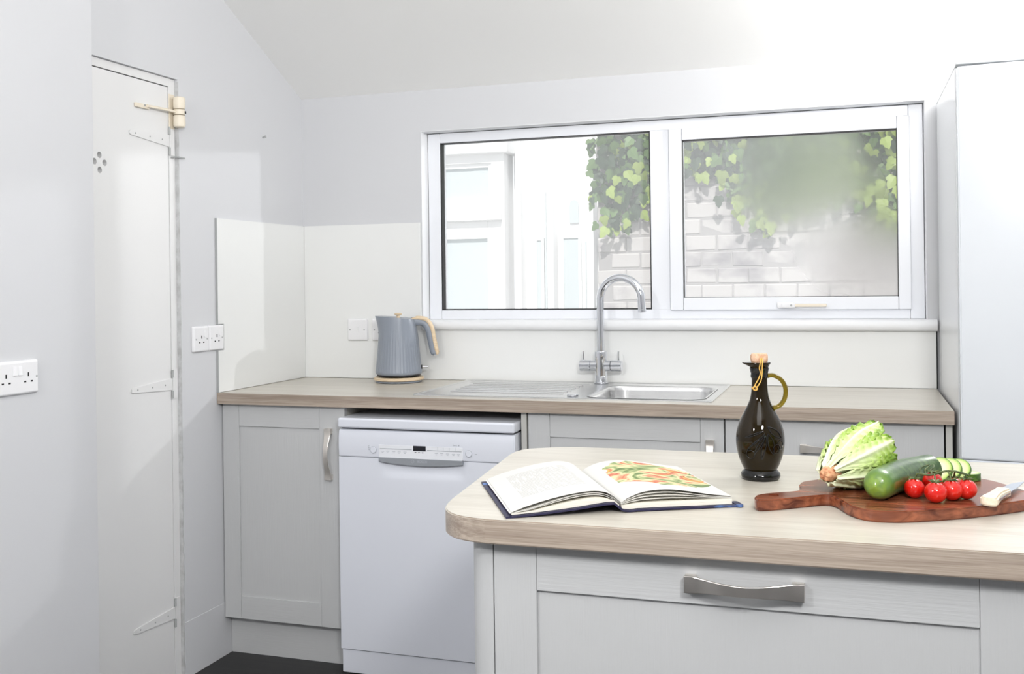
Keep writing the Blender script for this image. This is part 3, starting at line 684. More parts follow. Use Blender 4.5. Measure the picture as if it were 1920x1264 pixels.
# ------------------------------------------------------------------ open book
def page_mat(name, kind):
    m = mat(name, rgb(218, 217, 213), 0.55); nt = m.node_tree; b = nt.nodes['Principled BSDF']
    tc = nt.nodes.new('ShaderNodeTexCoord'); sp = nt.nodes.new('ShaderNodeSeparateXYZ'); nt.links.new(tc.outputs['Object'], sp.inputs[0])
    def mth(op, a, b_=None, c_=None):
        n = nt.nodes.new('ShaderNodeMath'); n.operation = op
        for i, v in enumerate((a, b_, c_)):
            if v is None: continue
            if isinstance(v, (int, float)): n.inputs[i].default_value = v
            else: nt.links.new(v, n.inputs[i])
        return n.outputs[0]
    def band(s, lo, hi): return mth('MULTIPLY', mth('GREATER_THAN', s, lo), mth('LESS_THAN', s, hi))
    X, Y = sp.outputs['X'], sp.outputs['Y']
    mx = nt.nodes.new('ShaderNodeMix'); mx.data_type = 'RGBA'; mx.inputs[6].default_value = rgb(218, 217, 213)
    if kind == 'text':
        n = nt.nodes.new('ShaderNodeTexNoise'); n.inputs['Scale'].default_value = 1; n.inputs['Detail'].default_value = 1
        mp = nt.nodes.new('ShaderNodeMapping'); mp.inputs['Scale'].default_value = (260, 30, 1); nt.links.new(tc.outputs['Object'], mp.inputs[0]); nt.links.new(mp.outputs[0], n.inputs['Vector'])
        ln = mth('LESS_THAN', mth('FRACT', mth('MULTIPLY', Y, 150)), 0.42)
        f = mth('MULTIPLY', mth('MULTIPLY', ln, mth('GREATER_THAN', n.outputs['Fac'], 0.42)), mth('MULTIPLY', band(X, -.150, -.045), band(Y, .055, .235)))
        f = mth('MULTIPLY', f, 0.45); nt.links.new(f, mx.inputs[0]); mx.inputs[7].default_value = rgb(120, 120, 126)
    else:
        n = nt.nodes.new('ShaderNodeTexNoise'); n.inputs['Scale'].default_value = 13; n.inputs['Detail'].default_value = 3; n.inputs['Distortion'].default_value = 1.6
        nt.links.new(tc.outputs['Object'], n.inputs['Vector'])
        rp = nt.nodes.new('ShaderNodeValToRGB'); cr = rp.color_ramp
        cols = [(0.28, (58, 82, 50)), (0.38, (104, 128, 70)), (0.45, (186, 194, 140)), (0.50, (236, 214, 170)), (0.555, (214, 140, 104)), (0.61, (188, 84, 66)), (0.68, (240, 178, 84)), (0.76, (90, 120, 60))]
        cr.elements[0].position, cr.elements[0].color = cols[0][0], rgb(*cols[0][1]); cr.elements[1].position, cr.elements[1].color = cols[-1][0], rgb(*cols[-1][1])
        for p, c in cols[1:-1]: e = cr.elements.new(p); e.color = rgb(*c)
        nt.links.new(n.outputs['Fac'], rp.inputs[0])
        f = band(X, .020, .178)
        d2 = mth('ADD', mth('POWER', mth('DIVIDE', mth('SUBTRACT', X, .100), .092), 2), mth('POWER', mth('DIVIDE', mth('SUBTRACT', Y, .155), .115), 2))
        d2 = mth('ADD', d2, mth('MULTIPLY', mth('SUBTRACT', n.outputs['Fac'], .5), 0.9))
        f = mth('MULTIPLY', f, mth('LESS_THAN', d2, 0.95)); nt.links.new(f, mx.inputs[0]); nt.links.new(rp.outputs[0], mx.inputs[7])
    nt.links.new(mx.outputs[2], b.inputs['Base Color']); return m
M_text = page_mat('page with grey text', 'text'); M_photo = page_mat('page with food photograph', 'photo')
bk = thing('open_book', 'open cookbook with a food photograph lying on the island worktop', 'book', (1.723, -2.034, ZT), (0, 0, math.radians(27.5)))
BH = 0.276
def strip(pts_top, y0, y1, th):
    """bent sheet, profile (x,z) extruded along y with thickness"""
    b = MB(); p = [Vector((x, 0, z)) for x, z in pts_top]
    N = len(p); low = []
    for i in range(N):
        t = (p[min(i + 1, N - 1)] - p[max(i - 1, 0)]).normalized(); low.append(p[i] + Vector((t.z, 0, -t.x)) * th * (1 if t.x >= 0 else -1))
    loop = [(q.x, q.z) for q in p] + [(q.x, q.z) for q in reversed(low)]
    b.grid([[(x, y, z) for x, z in loop] for y in (y0, y1)], closev=True)
    for s in range(N - 1):
        for yv in (0, 1): pass
    vs = list(b.bm.verts); n = len(loop)
    for k in (0, 1):
        ring = vs[k * n:(k + 1) * n]
        for i in range(N - 1):
            b.bm.faces.new((ring[i], ring[i + 1], ring[n - 2 - i], ring[n - 1 - i]))
    return b
def sp2(P, n=7): return [(p.x, p.z) for p in spline([(x, 0, z) for x, z in P], n)]
cov = [(-.188, .0030), (-.14, .0055), (-.08, .0105), (-.028, .0165), (-.014, .0165), (-.006, .0095), (0.0, .0050), (.010, .0035), (.022, .0045), (.08, .0045), (.14, .0040), (.188, .0035)]
obj('cover', strip(cov, -.006, BH + .006, .0030), M_cover, bk, 30, local=True)
lt = sp2([(-.178, .0075), (-.150, .0170), (-.11, .0270), (-.075, .0330), (-.045, .0350), (-.022, .0300), (-.006, .0180)])
def block(top, bot, y0, y1):
    b = MB(); N = len(top)
    rows = []
    for y in (y0, y1): rows.append([(x, y, z) for x, z in top] + [(x, y, z) for x, z in reversed(bot)])
    b.grid(rows, closev=True); vs = list(b.bm.verts); n = 2 * N
    for k in (0, 1):
        ring = vs[k * n:(k + 1) * n]
        for i in range(N - 1): b.bm.faces.new((ring[i], ring[i + 1], ring[n - 2 - i], ring[n - 1 - i]))
    return b
def covz(x):
    for (x0, z0), (x1, z1) in zip(cov, cov[1:]):
        if x0 <= x <= x1: return z0 + (z1 - z0) * (x - x0) / (x1 - x0)
    return .004
edge = mat('page edges', rgb(232, 228, 216), 0.8, bump=((1, 1, 900), 0.5))
lb = [(x, covz(x) + .0006) for x, z in lt]; lt2 = [(x, max(z - .0075 - .004 * math.sin(math.pi * min(1, max(0, (x + .178) / .17))), covz(x) + .003)) for x, z in lt]
obj('left_pages', block(lt2, lb, 0, BH), edge, bk, 30, local=True)
for k, q in enumerate((.45, .72)):
    mid = [(x - .0015 * (2 - k), z2 + (z - z2) * q * (.35 + .65 * min(1, max(0, (x + .178) / .1)))) for (x, z), (x2, z2) in zip(lt, lt2)]
    obj('loose_leaf', strip(mid, .0005, BH - .0005, .0003), M_paper, bk, 60, local=True)
obj('left_text_page', strip([(x, z + .0008) for x, z in lt], 0, BH, .0003), M_text, bk, 60, local=True)
rt = sp2([(-.002, .0150), (.010, .0225), (.035, .0305), (.070, .0325), (.105, .0285), (.145, .0215), (.181, .0165)])
rb = [(x, covz(x) + .0006) for x, z in rt]; rt2 = [(x, max(.0135 - .0025 * max(0, (.03 - x) / .03), covz(x) + .001) if True else 0) for x, z in rt]
obj('right_pages', block(rt2, rb, 0, BH), edge, bk, 30, local=True)
for k, q in enumerate((.25, .5, .75)):
    mid = [(x, z2 + .0003 + (z - z2) * q * (1 - .35 * min(1, max(0, (x - .1) / .08)))) for (x, z), (x2, z2) in zip(rt, rt2)]
    obj('loose_leaf', strip(mid, .0005, BH - .0005, .0003), M_paper, bk, 60, local=True)
obj('right_photo_page', strip([(x, z + .0004) for x, z in rt], 0, BH, .0003), M_photo, bk, 60, local=True)
b = MB().plate(rrect(.186, -.012, .197, .02, .005), .0014, .0045, axis='z'); obj('jacket_flap', b, M_cover, bk, local=True)

# ------------------------------------------------------------------ oil bottle
bt = thing('oil_bottle', 'dark glass olive oil bottle with loop handle and cork', 'bottle', (1.908, -1.700, ZT), (0, 0, YAW))
def lip(p, a, r, z):
    if .204 < z < .2135:
        c = max(0, -math.cos(a)); p.x -= .0105 * c ** 6 * (z - .204) / .008
    return p
bp = spline([(.0285, 0, .0165), (.0335, 0, .026), (.0400, 0, .044), (.0435, 0, .065), (.0425, 0, .085), (.0365, 0, .106), (.0265, 0, .126), (.0185, 0, .143), (.0150, 0, .160), (.0140, 0, .180), (.0142, 0, .196), (.0165, 0, .205), (.0205, 0, .2115)], 5)
prof = [(0.0, .0145)] + [(p.x, p.z) for p in bp] + [(.0200, .2130), (.0140, .2130), (0.0, .2125)]
obj('glass_body', MB().lathe(prof, n=64, f=lip), M_bottle, bt, 60, local=True)
obj('foot_ring', MB().lathe([(.026, 0.0), (.0335, .0015), (.0355, .006), (.0350, .011), (.0315, .0150), (.0295, .0175), (.02, .0160)], n=48), M_bottle_dark, bt, 60, local=True)
hp = spline([(.0125, 0, .188), (.026, 0, .1885), (.040, 0, .180), (.0475, 0, .164), (.0455, 0, .146), (.036, 0, .133), (.0245, 0, .1285)], 6)
obj('loop_handle', MB().tube(hp, [.0052 if 2 < i < len(hp) - 3 else .0060 for i in range(len(hp))], 14, flat=(.8, 1.2), ref=(0, 1, 0)), M_bhandle, bt, 60, local=True)
obj('collar', MB().lathe([(.0145, .184), (.0158, .187), (.0158, .190), (.0150, .192), (.0158, .195), (.0168, .199), (.0175, .203)], n=40), M_bottle_dark, bt, 60, local=True)
obj('cork', MB().lathe([(.0125, .2105), (.0150, .2150), (.0158, .219), (.0155, .226), (.0135, .2290), (0.0, .2295)], n=36), M_cork, bt, 50, local=True)
st = spline([(-.002, -.0185, .222), (-.003, -.0200, .213), (-.004, -.0172, .203), (-.002, -.0160, .195), (-.005, -.0155, .185), (-.0095, -.0135, .176), (-.0125, -.0110, .169)], 5)
s2 = spline([(.001, -.0185, .222), (.001, -.0205, .213), (.001, -.0175, .203), (.001, -.0160, .192), (-.001, -.0158, .181), (-.006, -.0155, .172), (-.0105, -.0130, .167)], 5)
kn2 = [(-.0115 + .0035 * math.cos(a) , -.0150 + .002 * math.sin(2 * a), .167 + .0035 * math.sin(a)) for a in [2 * math.pi * k / 16 for k in range(17)]]
obj('raffia_tie', MB().tube(st, .0011, 6).tube(s2, .0011, 6).tube(kn2, .0013, 6).tube([(-.0125, -.0125, .170), (-.0175, -.0135, .168), (-.0125, -.0155, .1645)], .0012, 6), M_string, bt, 60, local=True)
def brad(z):
    for p, q in zip(bp, bp[1:]):
        if p.z <= z <= q.z: return p.x + (q.x - p.x) * (z - p.z) / (q.z - p.z)
    return .03
def surf(a, z, o=0.0): a = math.radians(a); r = brad(z) + o; return Vector((r * math.cos(a), r * math.sin(a), z))
b = MB()
for a0, z0, a1, z1, w in ((-92, .088, -135, .058, 9), (-92, .086, -118, .050, 8), (-90, .085, -100, .042, 7), (-85, .088, -70, .050, 8), (-84, .100, -45, .078, 8), (-95, .092, -140, .080, 8)):
    for s in (-1, 1):
        pts = []
        for k in range(9):
            u = k / 8; pts.append(surf(a0 + (a1 - a0) * u + s * w * math.sin(math.pi * u) * .8, z0 + (z1 - z0) * u + s * .0035 * math.sin(math.pi * u), .0002))
        b.tube(pts, .0012, 8)
for a0, z0 in ((-62, .060), (-128, .050), (-50, .066)):
    b.tube([surf(a0 + 11 * math.cos(t), z0 + .008 * math.sin(t), .0002) for t in [2 * math.pi * k / 14 for k in range(15)]], .0009, 6)
obj('embossed_olive_branch', b, M_bottle_dark, bt, 60, local=True)

# ------------------------------------------------------------------ chopping board
ZB = 0.928
P = [(1.924, -1.930), (1.919, -1.945), (1.922, -1.966), (1.934, -1.975), (1.985, -1.938), (2.022, -1.909), (2.036, -1.911), (2.047, -1.930), (2.058, -1.962), (2.073, -1.989), (2.094, -2.004), (2.125, -2.004), (2.160, -1.990), (2.221, -1.954), (2.270, -1.917), (2.320, -1.873), (2.348, -1.842), (2.352, -1.820), (2.333, -1.789), (2.300, -1.725), (2.276, -1.699), (2.235, -1.680), (2.17, -1.682), (2.10, -1.705), (2.04, -1.745), (2.000, -1.788), (1.986, -1.806), (1.982, -1.830), (1.985, -1.866), (1.981, -1.884), (1.955, -1.903), (1.935, -1.917)]
ol = [(p.x, p.y) for p in spline([(x, y, 0) for x, y in P], 4, True)]
o = obj('chopping_board', MB().plate(ol, ZT + .0002, ZB, holes=[circ(1.9475, -1.931, .0058, 14)], axis='z', bev=.0022), M_board, smooth=50)
props(o, 'red brown hardwood chopping board with a short handle', 'chopping board')

# ------------------------------------------------------------------ lettuce
def lettuce_mat():
    m = mat('lettuce leaf', rgb(180, 206, 110), 0.42, sss=0.0); nt = m.node_tree; b = nt.nodes['Principled BSDF']
    at = nt.nodes.new('ShaderNodeAttribute'); at.attribute_name = 'green'
    rp = nt.nodes.new('ShaderNodeValToRGB'); cr = rp.color_ramp
    cr.elements[0].position = 0; cr.elements[0].color = rgb(232, 238, 204); cr.elements[1].position = 1; cr.elements[1].color = rgb(112, 152, 42)
    e = cr.elements.new(.35); e.color = rgb(208, 224, 158); e = cr.elements.new(.7); e.color = rgb(164, 194, 84)
    nt.links.new(at.outputs['Fac'], rp.inputs[0]); nt.links.new(rp.outputs[0], b.inputs['Base Color']); return m
M_let = lettuce_mat(); M_core = mat('cut lettuce stalk', rgb(216, 168, 128), 0.7, var=((120, 120, 120), rgb(186, 112, 76), 0.4, 0.65))
LB = Vector((2.030, -1.905, ZB + .033)); LE = Vector((2.101, -1.760, ZB + .050))
ld = (LE - LB).normalized(); q = ld.to_track_quat('X', 'Z').to_euler()
lt_ = thing('lettuce', 'pale green romaine lettuce heart with its cut stalk towards the camera', 'lettuce', LB, q)
def leaf(phi, L, Rm, off, width, seed, close=0.75, lift=0):
    rr = random.Random(seed); b = MB(); nu, nv = 30, 21; g = []; rows = []; ph = rr.random() * 6
    for i in range(nu + 1):
        u = i / nu; row = []
        r = .015 + (Rm - .015) * (math.sin(min(1, u / .68) * math.pi / 2) ** 1.15)
        if u > .68: r *= 1 - (1 - close) * ((u - .68) / .32) ** 1.6
        w = width * (.42 + .58 * math.sin(min(1, u / .62) * math.pi / 2))
        if u > .72: w *= math.sqrt(max(0.02, 1 - ((u - .72) / .285) ** 2.2))
        for j in range(nv):
            v = -1 + 2 * j / (nv - 1)
            rib = math.exp(-(v / (.20 - .12 * u)) ** 2)
            vein = math.sin(u * 52 - abs(v) * 7 + ph)
            cr = abs(v) * min(1, u / .3) * (.0034 * vein + .0018 * math.sin(v * 17 + u * 20 + ph))
            rad = r + off + .0055 * rib * (1 - .55 * u) + cr + lift * u * u
            a = math.radians(phi) + v * w
            row.append((u * L - .02 * abs(v) ** 2 * u * .3, math.sin(a) * rad, math.cos(a) * rad))
            gg = (1 - rib) * min(1, u / .75) ** .9 * (.55 + .35 * abs(v)) + .24 * vein * (1 - rib) * u
            g.append(max(0, min(1, gg)))
        rows.append(row)
    b.grid(rows); return b, g
specs = [(-14, .165, 0.0504, -.002, .50, 1, .98, .005), (32, .160, 0.0486, -.002, .50, 2, .95, .004), (-60, .150, 0.0486, .001, .56, 3, .97, .003), (78, .140, 0.0468, .001, .58, 4, .85, .0), (-108, .155, 0.0477, .002, .58, 5, .95, .002), (125, .140, 0.0450, .001, .66, 6, .75, 0), (-150, .150, 0.0432, .001, .62, 11, .8, 0), (178, .150, 0.0396, .000, .8, 7, .7, 0), (8, .158, 0.0396, -.006, .95, 8, .7, 0), (-85, .155, 0.0387, -.008, .95, 9, .7, 0), (100, .15, 0.0342, -.006, 1.1, 10, .6, 0)]
for sp_ in specs:
    b, g = leaf(*sp_)
    o = obj('leaf', b, M_let, lt_, 0, local=True); o.data.shade_smooth()
    a = o.data.attributes.new('green', 'FLOAT', 'POINT')
    for i, v in enumerate(g): a.data[i].value = v
    md = o.modifiers.new('thickness', 'SOLIDIFY'); md.thickness = .0014; md.offset = -1
b = MB(); b.lathe([(0.0, -.010), (.007, -.011), (.0100, -.008), (.0115, -.002), (.0135, .006), (.014, .02)], n=20, f=lambda p, a, r, z: Vector((p.x * (1 + .06 * math.sin(3 * a + z * 300)), p.y * (1 + .05 * math.cos(4 * a)), p.z + .0012 * math.sin(5 * a))))
b.bm.transform(Matrix.Rotation(math.pi / 2, 4, 'Y')); obj('cut_stalk', b, M_core, lt_, 60, local=True)

# ------------------------------------------------------------------ cucumber and slices
def cuc_mat():
    m = mat('cucumber skin', rgb(62, 98, 44), 0.28, coat=0.25); nt = m.node_tree; b = nt.nodes['Principled BSDF']
    at = nt.nodes.new('ShaderNodeAttribute'); at.attribute_name = 'along'
    tc = nt.nodes.new('ShaderNodeTexCoord'); n = nt.nodes.new('ShaderNodeTexNoise'); n.inputs['Scale'].default_value = 90; n.inputs['Detail'].default_value = 3
    nt.links.new(tc.outputs['Object'], n.inputs['Vector'])
    rp = nt.nodes.new('ShaderNodeValToRGB'); cr = rp.color_ramp
    cr.elements[0].position = 0; cr.elements[0].color = rgb(140, 166, 62); cr.elements[1].position = .32; cr.elements[1].color = rgb(46, 78, 34)
    e = cr.elements.new(.12); e.color = rgb(76, 116, 42)
    rp2 = nt.nodes.new('ShaderNodeValToRGB'); rp2.color_ramp.elements[0].position = .45; rp2.color_ramp.elements[1].position = .75
    mx = nt.nodes.new('ShaderNodeMix'); mx.data_type = 'RGBA'; mx.inputs[7].default_value = rgb(92, 122, 66)
    nt.links.new(at.outputs['Fac'], rp.inputs[0]); nt.links.new(n.outputs['Fac'], rp2.inputs[0]); nt.links.new(rp2.outputs[0], mx.inputs[0]); nt.links.new(rp.outputs[0], mx.inputs[6]); nt.links.new(mx.outputs[2], b.inputs['Base Color'])
    bp_ = nt.nodes.new('ShaderNodeBump'); bp_.inputs['Strength'].default_value = .35; bp_.inputs['Distance'].default_value = .001
    nt.links.new(n.outputs['Fac'], bp_.inputs['Height']); nt.links.new(bp_.outputs[0], b.inputs['Normal']); return m
M_cuc = cuc_mat(); M_cskin = mat('cucumber slice rind', rgb(84, 128, 42), 0.35, var=((90, 90, 90), rgb(56, 96, 34), 0.4, 0.6))
def flesh_mat():
    m = mat('cucumber flesh', rgb(226, 236, 184), 0.3); nt = m.node_tree; b = nt.nodes['Principled BSDF']
    at = nt.nodes.new('ShaderNodeAttribute'); at.attribute_name = 'rad'
    rp = nt.nodes.new('ShaderNodeValToRGB'); cr = rp.color_ramp; cr.elements[0].position = 0.55; cr.elements[0].color = rgb(236, 240, 208); cr.elements[1].position = 1; cr.elements[1].color = rgb(150, 186, 84)
    e = cr.elements.new(.82); e.color = rgb(214, 228, 158)
    nt.links.new(at.outputs['Fac'], rp.inputs[0]); nt.links.new(rp.outputs[0], b.inputs['Base Color']); return m
M_flesh = flesh_mat()
RC = .0248
ax = spline([(2.101, -1.950, ZB + RC), (2.116, -1.903, ZB + RC), (2.138, -1.852, ZB + RC), (2.163, -1.808, ZB + RC), (2.190, -1.774, ZB + RC)], 9)
n = len(ax); rads = []
tot = n - 1
for i in range(n):
    u = i / tot; rads.append(RC * (math.sqrt(max(0.0, 1 - (1 - min(1, u / .17)) ** 2)) * .97 + .03) * (1 - .015 * math.sin(u * 9)))
cu = thing('cucumber', 'green cucumber with its cut end facing the slices', 'cucumber', (2.15, -1.85, ZB))
ax = [ax[0] - (ax[1] - ax[0]) * .03] + ax; rads = [rads[0] * .4] + rads
o = obj('skin', MB().tube(ax, rads, 28), M_cuc, cu, 70)
a = o.data.attributes.new('along', 'FLOAT', 'POINT')
for i in range(len(o.data.vertices)): a.data[i].value = (i // 28) / len(ax)
def disc(c, nrm, r, m, name, parent):
    nrm = Vector(nrm).normalized(); u = nrm.orthogonal().normalized(); v = nrm.cross(u); b = MB(); rr = [0.001, r * .5, r * .8, r * .9, r]
    b.grid([[Vector(c) + u * (x * math.cos(t)) + v * (x * math.sin(t)) for t in [2 * math.pi * k / 28 for k in range(28)]] for x in rr], closev=True, cap0=True)
    o = obj(name, b, m, parent); a = o.data.attributes.new('rad', 'FLOAT', 'POINT')
    for i in range(len(o.data.vertices)): a.data[i].value = [0, .5, .8, .9, 1][i // 28]
    return o
dirn = (ax[-1] - ax[-2]).normalized(); disc(ax[-1] + dirn * .0004, dirn, RC * .985, M_flesh, 'cut_face', cu)
def slice_(label, c, nrm, th=.006, r=.0245):
    nrm = Vector(nrm).normalized(); c = Vector(c)
    T = thing('cucumber_slice', label, 'cucumber slice', (c.x, c.y, ZB), group='cucumber slices on the board')
    obj('rind', MB().cyl(c - nrm * th / 2, c + nrm * th / 2, r, 32, bev=.0006), M_cskin, T)
    for s in (-1, 1): disc(c + nrm * (th / 2 + .0003) * s, nrm * s, r * .95, M_flesh, 'flesh', T)
def lean(x, y, az, tilt, r, th):   # leaning slice: normal tilted up from the horizontal by tilt degrees
    nx = Vector((math.cos(math.radians(az)) * math.cos(math.radians(tilt)), math.sin(math.radians(az)) * math.cos(math.radians(tilt)), math.sin(math.radians(tilt))))
    h = r * math.cos(math.radians(tilt)) + th / 2 * math.sin(math.radians(tilt)) ; return (x, y, ZB + h + .0004), nx
for lab, x, y, az, tl in (('cucumber slice leaning against the cut end of the cucumber', 2.205, -1.762, -122, 38), ('cucumber slice in the middle of the leaning row', 2.2195, -1.754, -120, 42), ('leaning cucumber slice next to the one lying flat', 2.2340, -1.746, -118, 46)):
    c, nn = lean(x, y, az, tl, .0245, .005); slice_(lab, c, nn, .005)
slice_('cucumber slice lying flat at the back edge of the board', (2.2550, -1.7165, ZB + .0062), (0, 0, 1), .0115, .0205)

# ------------------------------------------------------------------ tomatoes on the vine
tm = thing('vine_tomatoes', 'bunch of red cherry tomatoes on a green vine', 'tomatoes', (2.195, -1.89, ZB))
TR = .0158
tl = [(2.160, -1.897, 1.0), (2.189, -1.926, 1.06), (2.2135, -1.901, 1.03), (2.2360, -1.886, 1.03), (2.189, -1.862, .98), (2.2200, -1.864, .95)]
vy = lambda x: -1.888
tops = []
for i, (x, y, s) in enumerate(tl):
    r = TR * s; zc_ = ZB + r * .96 + (.006 if i == 4 else 0.0)
    pr = [(0.0, -.95)] + [(math.sin(math.pi * k / 16) * 1.0, -math.cos(math.pi * k / 16) * .96) for k in range(1, 15)] + [(.22, .925), (.10, .885), (0.0, .865)]
    t = MB().lathe([(a * r, c * r) for a, c in pr], (x, y, zc_), 32)
    o = obj('tomato', t, M_red, tm, 80)
    top = Vector((x, y, zc_ + .87 * r)); tops.append(top)
    b = MB()
    for k in range(5):
        an = 2 * math.pi * k / 5 + i; d = Vector((math.cos(an), math.sin(an), 0)); L = .0105 + .003 * R.random()
        b.tube([top, top + d * L * .5 + Vector((0, 0, .0024)), top + d * L + Vector((0, 0, .0012 if k % 2 else .004))], [.0022, .0019, .0005], 6)
    b.tube([top, top + Vector((0, 0, .003))], .0024, 8); obj('calyx', b, M_vine, o)
b = MB()
stem = spline([(2.168, -1.899, ZB + .0385), (2.185, -1.898, ZB + .0375), (2.205, -1.890, ZB + .0425), (2.222, -1.885, ZB + .042), (2.240, -1.885, ZB + .037)], 5)
b.tube(stem, .0017, 8)
for tp_, k in zip(tops, (0, 6, 11, 18, 5, 15)):
    q_ = stem[min(k, len(stem) - 1)]; b.tube(spline([tp_, (tp_ + q_) / 2 + Vector((0, 0, .004)), q_], 5), .0013, 6)
for dx_ in (0, .008, .016):
    b.tube(spline([(2.170 + dx_, -1.890, ZB + .036), (2.169 + dx_, -1.882, ZB + .042), (2.174 + dx_, -1.872, ZB + .045), (2.183 + dx_ * .5, -1.862, ZB + .047)], 5), .0011, 6)
obj('vine_stem', b, M_vine, tm, 70)

# ------------------------------------------------------------------ knife
kf = thing('paring_knife', 'small kitchen knife with cream riveted handle on the board', 'knife', (2.260, -1.932, ZB + .0002), (0, 0, math.radians(69)))
hprof = spline([(0, -.011, 0), (.006, -.0145, 0), (.020, -.0125, 0), (.045, -.0100, 0), (.070, -.0100, 0), (.092, -.0115, 0), (.094, .0085, 0), (.070, .0095, 0), (.040, .0100, 0), (.015, .0115, 0), (.003, .0100, 0), (-.002, .0, 0)], 4, True)
h = obj('handle', MB().plate([(p.x, p.y) for p in hprof], .0, .0130, axis='z', bev=.0025), M_knifew, kf, 50, local=True)
for x in (.030, .052, .076): obj('rivet', MB().cyl((x, -.001, .0128), (x, -.001, .0134), .0030, 14), M_nickel, h, local=True)
obj('tang', MB().box((.010, -.0124, .0052), (.090, -.0090, .0078)), M_blade, kf, local=True)
bl = [(.088, .0085), (.130, .0080), (.165, .0045), (.190, -.0055), (.192, -.0080), (.178, -.0092), (.140, -.0110), (.088, -.0110)]
b = MB(); b.plate([(p.x, p.y) for p in spline([(x, y, 0) for x, y in bl], 4)], .0056, .0074, axis='z', bev=.0003); obj('blade', b, M_blade, kf, 40, local=True)

# ------------------------------------------------------------------ outside: yard, garden wall, ivy, house
struct('yard_ground', MB().box((-6, 0.26, -0.12), (7, 9, -0.02)), M_yard)
GY = 2.40
gw = thing('garden_wall', 'pale weathered block wall overgrown with ivy outside the window', 'wall', (1.9, GY, -.02))
GX0, GX1 = 0.62, 3.35
obj('mortar_core', MB().box((GX0 + .01, GY + .007, -.02), (4.6, GY + .2, 2.62)), M_mortar, gw)
ch, bw, jt = .0955, .178, .008
bases = []
for k in range(4):
    b = MB(); t = bmesh.new(); bmesh.ops.create_cube(t, size=1)
    for v in t.verts:
        v.co = Vector((v.co.x * (bw - jt), v.co.y * .05, v.co.z * (ch - jt)))
        v.co += Vector((R.uniform(-.003, .003), R.uniform(-.003, .003), R.uniform(-.003, .003)))
    bmesh.ops.bevel(t, geom=t.edges[:], offset=.006, segments=1, affect='EDGES'); b.merge(t)
    me = bpy.data.meshes.new('block'); b.bm.to_mesh(me); b.bm.free(); me.materials.append(M_block); bases.append(me)
gc = 0
for r in range(18):
    z = .92 + r * ch
    for c in range(17):
        x = GX0 + bw * (c + (.5 if r % 2 else 0.0)) + bw / 2
        if x > GX1 + .1 or gc >= 296: continue
        o = bpy.data.objects.new('block', bases[R.randrange(4)]); COL.objects.link(o); o.parent = gw
        o.location = Vector((x + R.uniform(-.004, .004), GY + .028 + R.uniform(-.003, .003), z)) - gw.location; o.rotation_euler = (0, R.uniform(-.006, .006), R.uniform(-.01, .01)); gc += 1

def leaf_pts(s):   # ivy leaf outline, five lobes
    o = [(0, -.45), (.22, -.52), (.40, -.38), (.50, -.05), (.30, .05), (.26, .30), (.0, .62), (-.26, .30), (-.30, .05), (-.50, -.05), (-.40, -.38), (-.22, -.52)]
    return [(x * s, y * s) for x, y in o]
def leaf_mesh(m):
    b = MB(); P_ = leaf_pts(1.0); vs = [b.bm.verts.new((x, .10 * abs(x) + .12 * y * y, y)) for x, y in P_]; c = b.bm.verts.new((0, .0, 0))
    for i in range(len(vs)): b.bm.faces.new((c, vs[i], vs[(i + 1) % len(vs)]))
    me = bpy.data.meshes.new('ivy_leaf'); b.bm.to_mesh(me); b.bm.free(); me.materials.append(m); return me
LM = [leaf_mesh(M_leafy), leaf_mesh(M_leafg), leaf_mesh(M_leafd)]
iv = thing('ivy', 'green and yellow ivy hanging over the top of the garden wall', 'ivy', (1.75, GY - .03, 1.9))
def low(x):   # lower edge of the ivy along the wall
    pts = [(.60, 1.55), (.95, 1.60), (1.10, 1.92), (1.25, 1.86), (1.36, 1.72), (1.50, 1.60), (1.62, 1.53), (1.75, 1.62), (1.95, 1.70), (2.10, 1.66), (2.22, 1.60), (2.33, 1.52), (2.6, 1.5), (3.4, 1.5)]
    for (a, z0), (b_, z1) in zip(pts, pts[1:]):
        if a <= x <= b_: return z0 + (z1 - z0) * (x - a) / (b_ - a)
    return 1.6
def put_leaf(x, z, y, s, m):
    o = bpy.data.objects.new('ivy_leaf', LM[m]); COL.objects.link(o); o.parent = iv
    o.location = Vector((x, y, z)) - iv.location; o.scale = (s, s, s); o.rotation_euler = (R.uniform(-.7, .3), math.pi + R.uniform(-.7, .7), R.uniform(-.5, .5))
k = 0
while k < 285:
    x = R.uniform(.66, 2.5); lz = low(x); z = lz + R.random() ** 1.5 * (2.28 - lz)
    edge_ = (z - lz) / .25
    mi = 0 if R.random() < (.62 if edge_ < 1 else .22) else (1 if R.random() < .6 else 2)
    if x > 2.12 and R.random() < .5: mi = 0
    put_leaf(x, z, GY - R.uniform(.05, .12), R.uniform(.05, .085), mi); k += 1
b = [MB(), MB(), MB()]
for k in range(2600):
    x = R.uniform(.60, 3.3); lz = low(x) + R.random() * .14; z = lz + R.random() * (2.75 - lz); s = R.uniform(.045, .08); mi = 2 if R.random() < .6 else (1 if R.random() < .8 else 0)
    Mx = Matrix.Translation((x, GY - R.uniform(.025, .07), z)) @ (Matrix.Rotation(R.uniform(-.6, .6), 4, 'Z') @ Matrix.Rotation(math.pi + R.uniform(-.9, .9), 4, 'Y') @ Matrix.Rotation(R.uniform(-.6, .3), 4, 'X'))
    P_ = leaf_pts(s); vs = [b[mi].bm.verts.new(Mx @ Vector((px, .1 * abs(px), pz))) for px, pz in P_]; c = b[mi].bm.verts.new(Mx @ Vector((0, 0, 0)))
    for i in range(len(vs)): b[mi].bm.faces.new((c, vs[i], vs[(i + 1) % len(vs)]))
for bb, m in zip(b, (M_leafy, M_leafg, M_leafd)): props(obj('ivy_foliage', bb, m, iv, 0), kind='stuff')

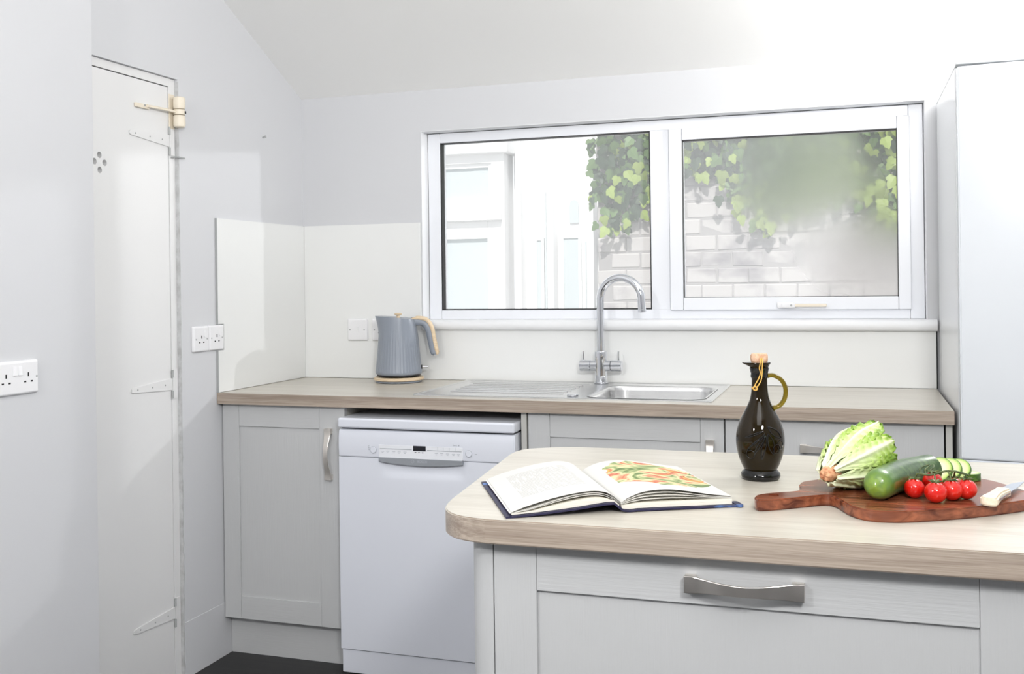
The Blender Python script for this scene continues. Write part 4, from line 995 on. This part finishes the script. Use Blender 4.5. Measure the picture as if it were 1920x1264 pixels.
HY = 3.0
hs = thing('neighbouring_house', 'white sunlit house extension with glazed doors seen through the left pane', 'house', (-.6, HY, -.02))
obj('wall', MB().plate([(-3.2, -.02), (-.165, -.02), (-.165, 2.16), (-3.2, 2.16)], HY, HY + .2, holes=[[(-1.00, 1.83), (-1.00, 2.10), (-.255, 2.10), (-.255, 1.83)], [(-1.00, .06), (-1.00, 1.70), (-.188, 1.70), (-.188, .06)]], axis='y'), M_house, hs, 0)
obj('eave', MB().box((-3.2, HY - .06, 2.16), (-.12, HY + .21, 2.24), .01), M_house, hs)
obj('lintel', MB().box((-1.05, HY - .03, 1.705), (-.18, HY, 1.745), .004), M_house, hs)
w1 = obj('window', bars(-1.0, -.255, 1.83, 2.10, (.03,) * 4, HY + .02, HY + .07), M_house, hs)
obj('pane', MB().box((-.97, HY + .04, 1.86), (-.285, HY + .045, 2.07)), M_hglass, w1)
w2 = obj('glazed_door', bars(-1.0, -.188, .06, 1.70, (.05, .108, .2, .118), HY + .02, HY + .08), M_house, hs)
obj('pane', MB().box((-.95, HY + .045, .26), (-.296, HY + .05, 1.582)), M_hglass, w2)
hb_ = thing('glazed_porch', 'white porch frames with narrow glass panels beside the block wall', 'porch', (.25, HY, -.02))
obj('porch_wall', MB().plate([(-.165, -.02), (.62, -.02), (.62, 2.5), (-.165, 2.5)], HY + .22, HY + .40, axis='y'), M_house, hb_, 0)
for x0, x1, z1 in ((.004, .034, 1.565), (.060, .070, 1.90), (.196, .300, 1.575), (.345, .352, 1.55), (.470, .476, 1.60)):
    f = obj('glass_panel', MB().box((x0, HY + .200, .2), (x1, HY + .219, z1)), M_hglass, hb_)
    if x1 - x0 > .02: obj('panel_frame', bars(x0 - .02, x1 + .02, .18, z1 + .02, (.02,) * 4, HY + .19, HY + .2195), M_house, f)
for x in (-.10, .13, .41, .58): obj('post', MB().box((x - .02, HY + .10, -.02), (x + .02, HY + .219, 2.5), .004), M_house, hb_)
out = [(.238, 1.68), (.300, 1.68), (.300, 1.80)] + [(.269 + .031 * math.cos(math.radians(a)), 1.80 + .04 * math.sin(math.radians(a))) for a in range(15, 180, 15)] + [(.238, 1.80)]
obj('arched_light', MB().plate(out, HY + .205, HY + .2195, axis='y'), M_hglass, hb_)
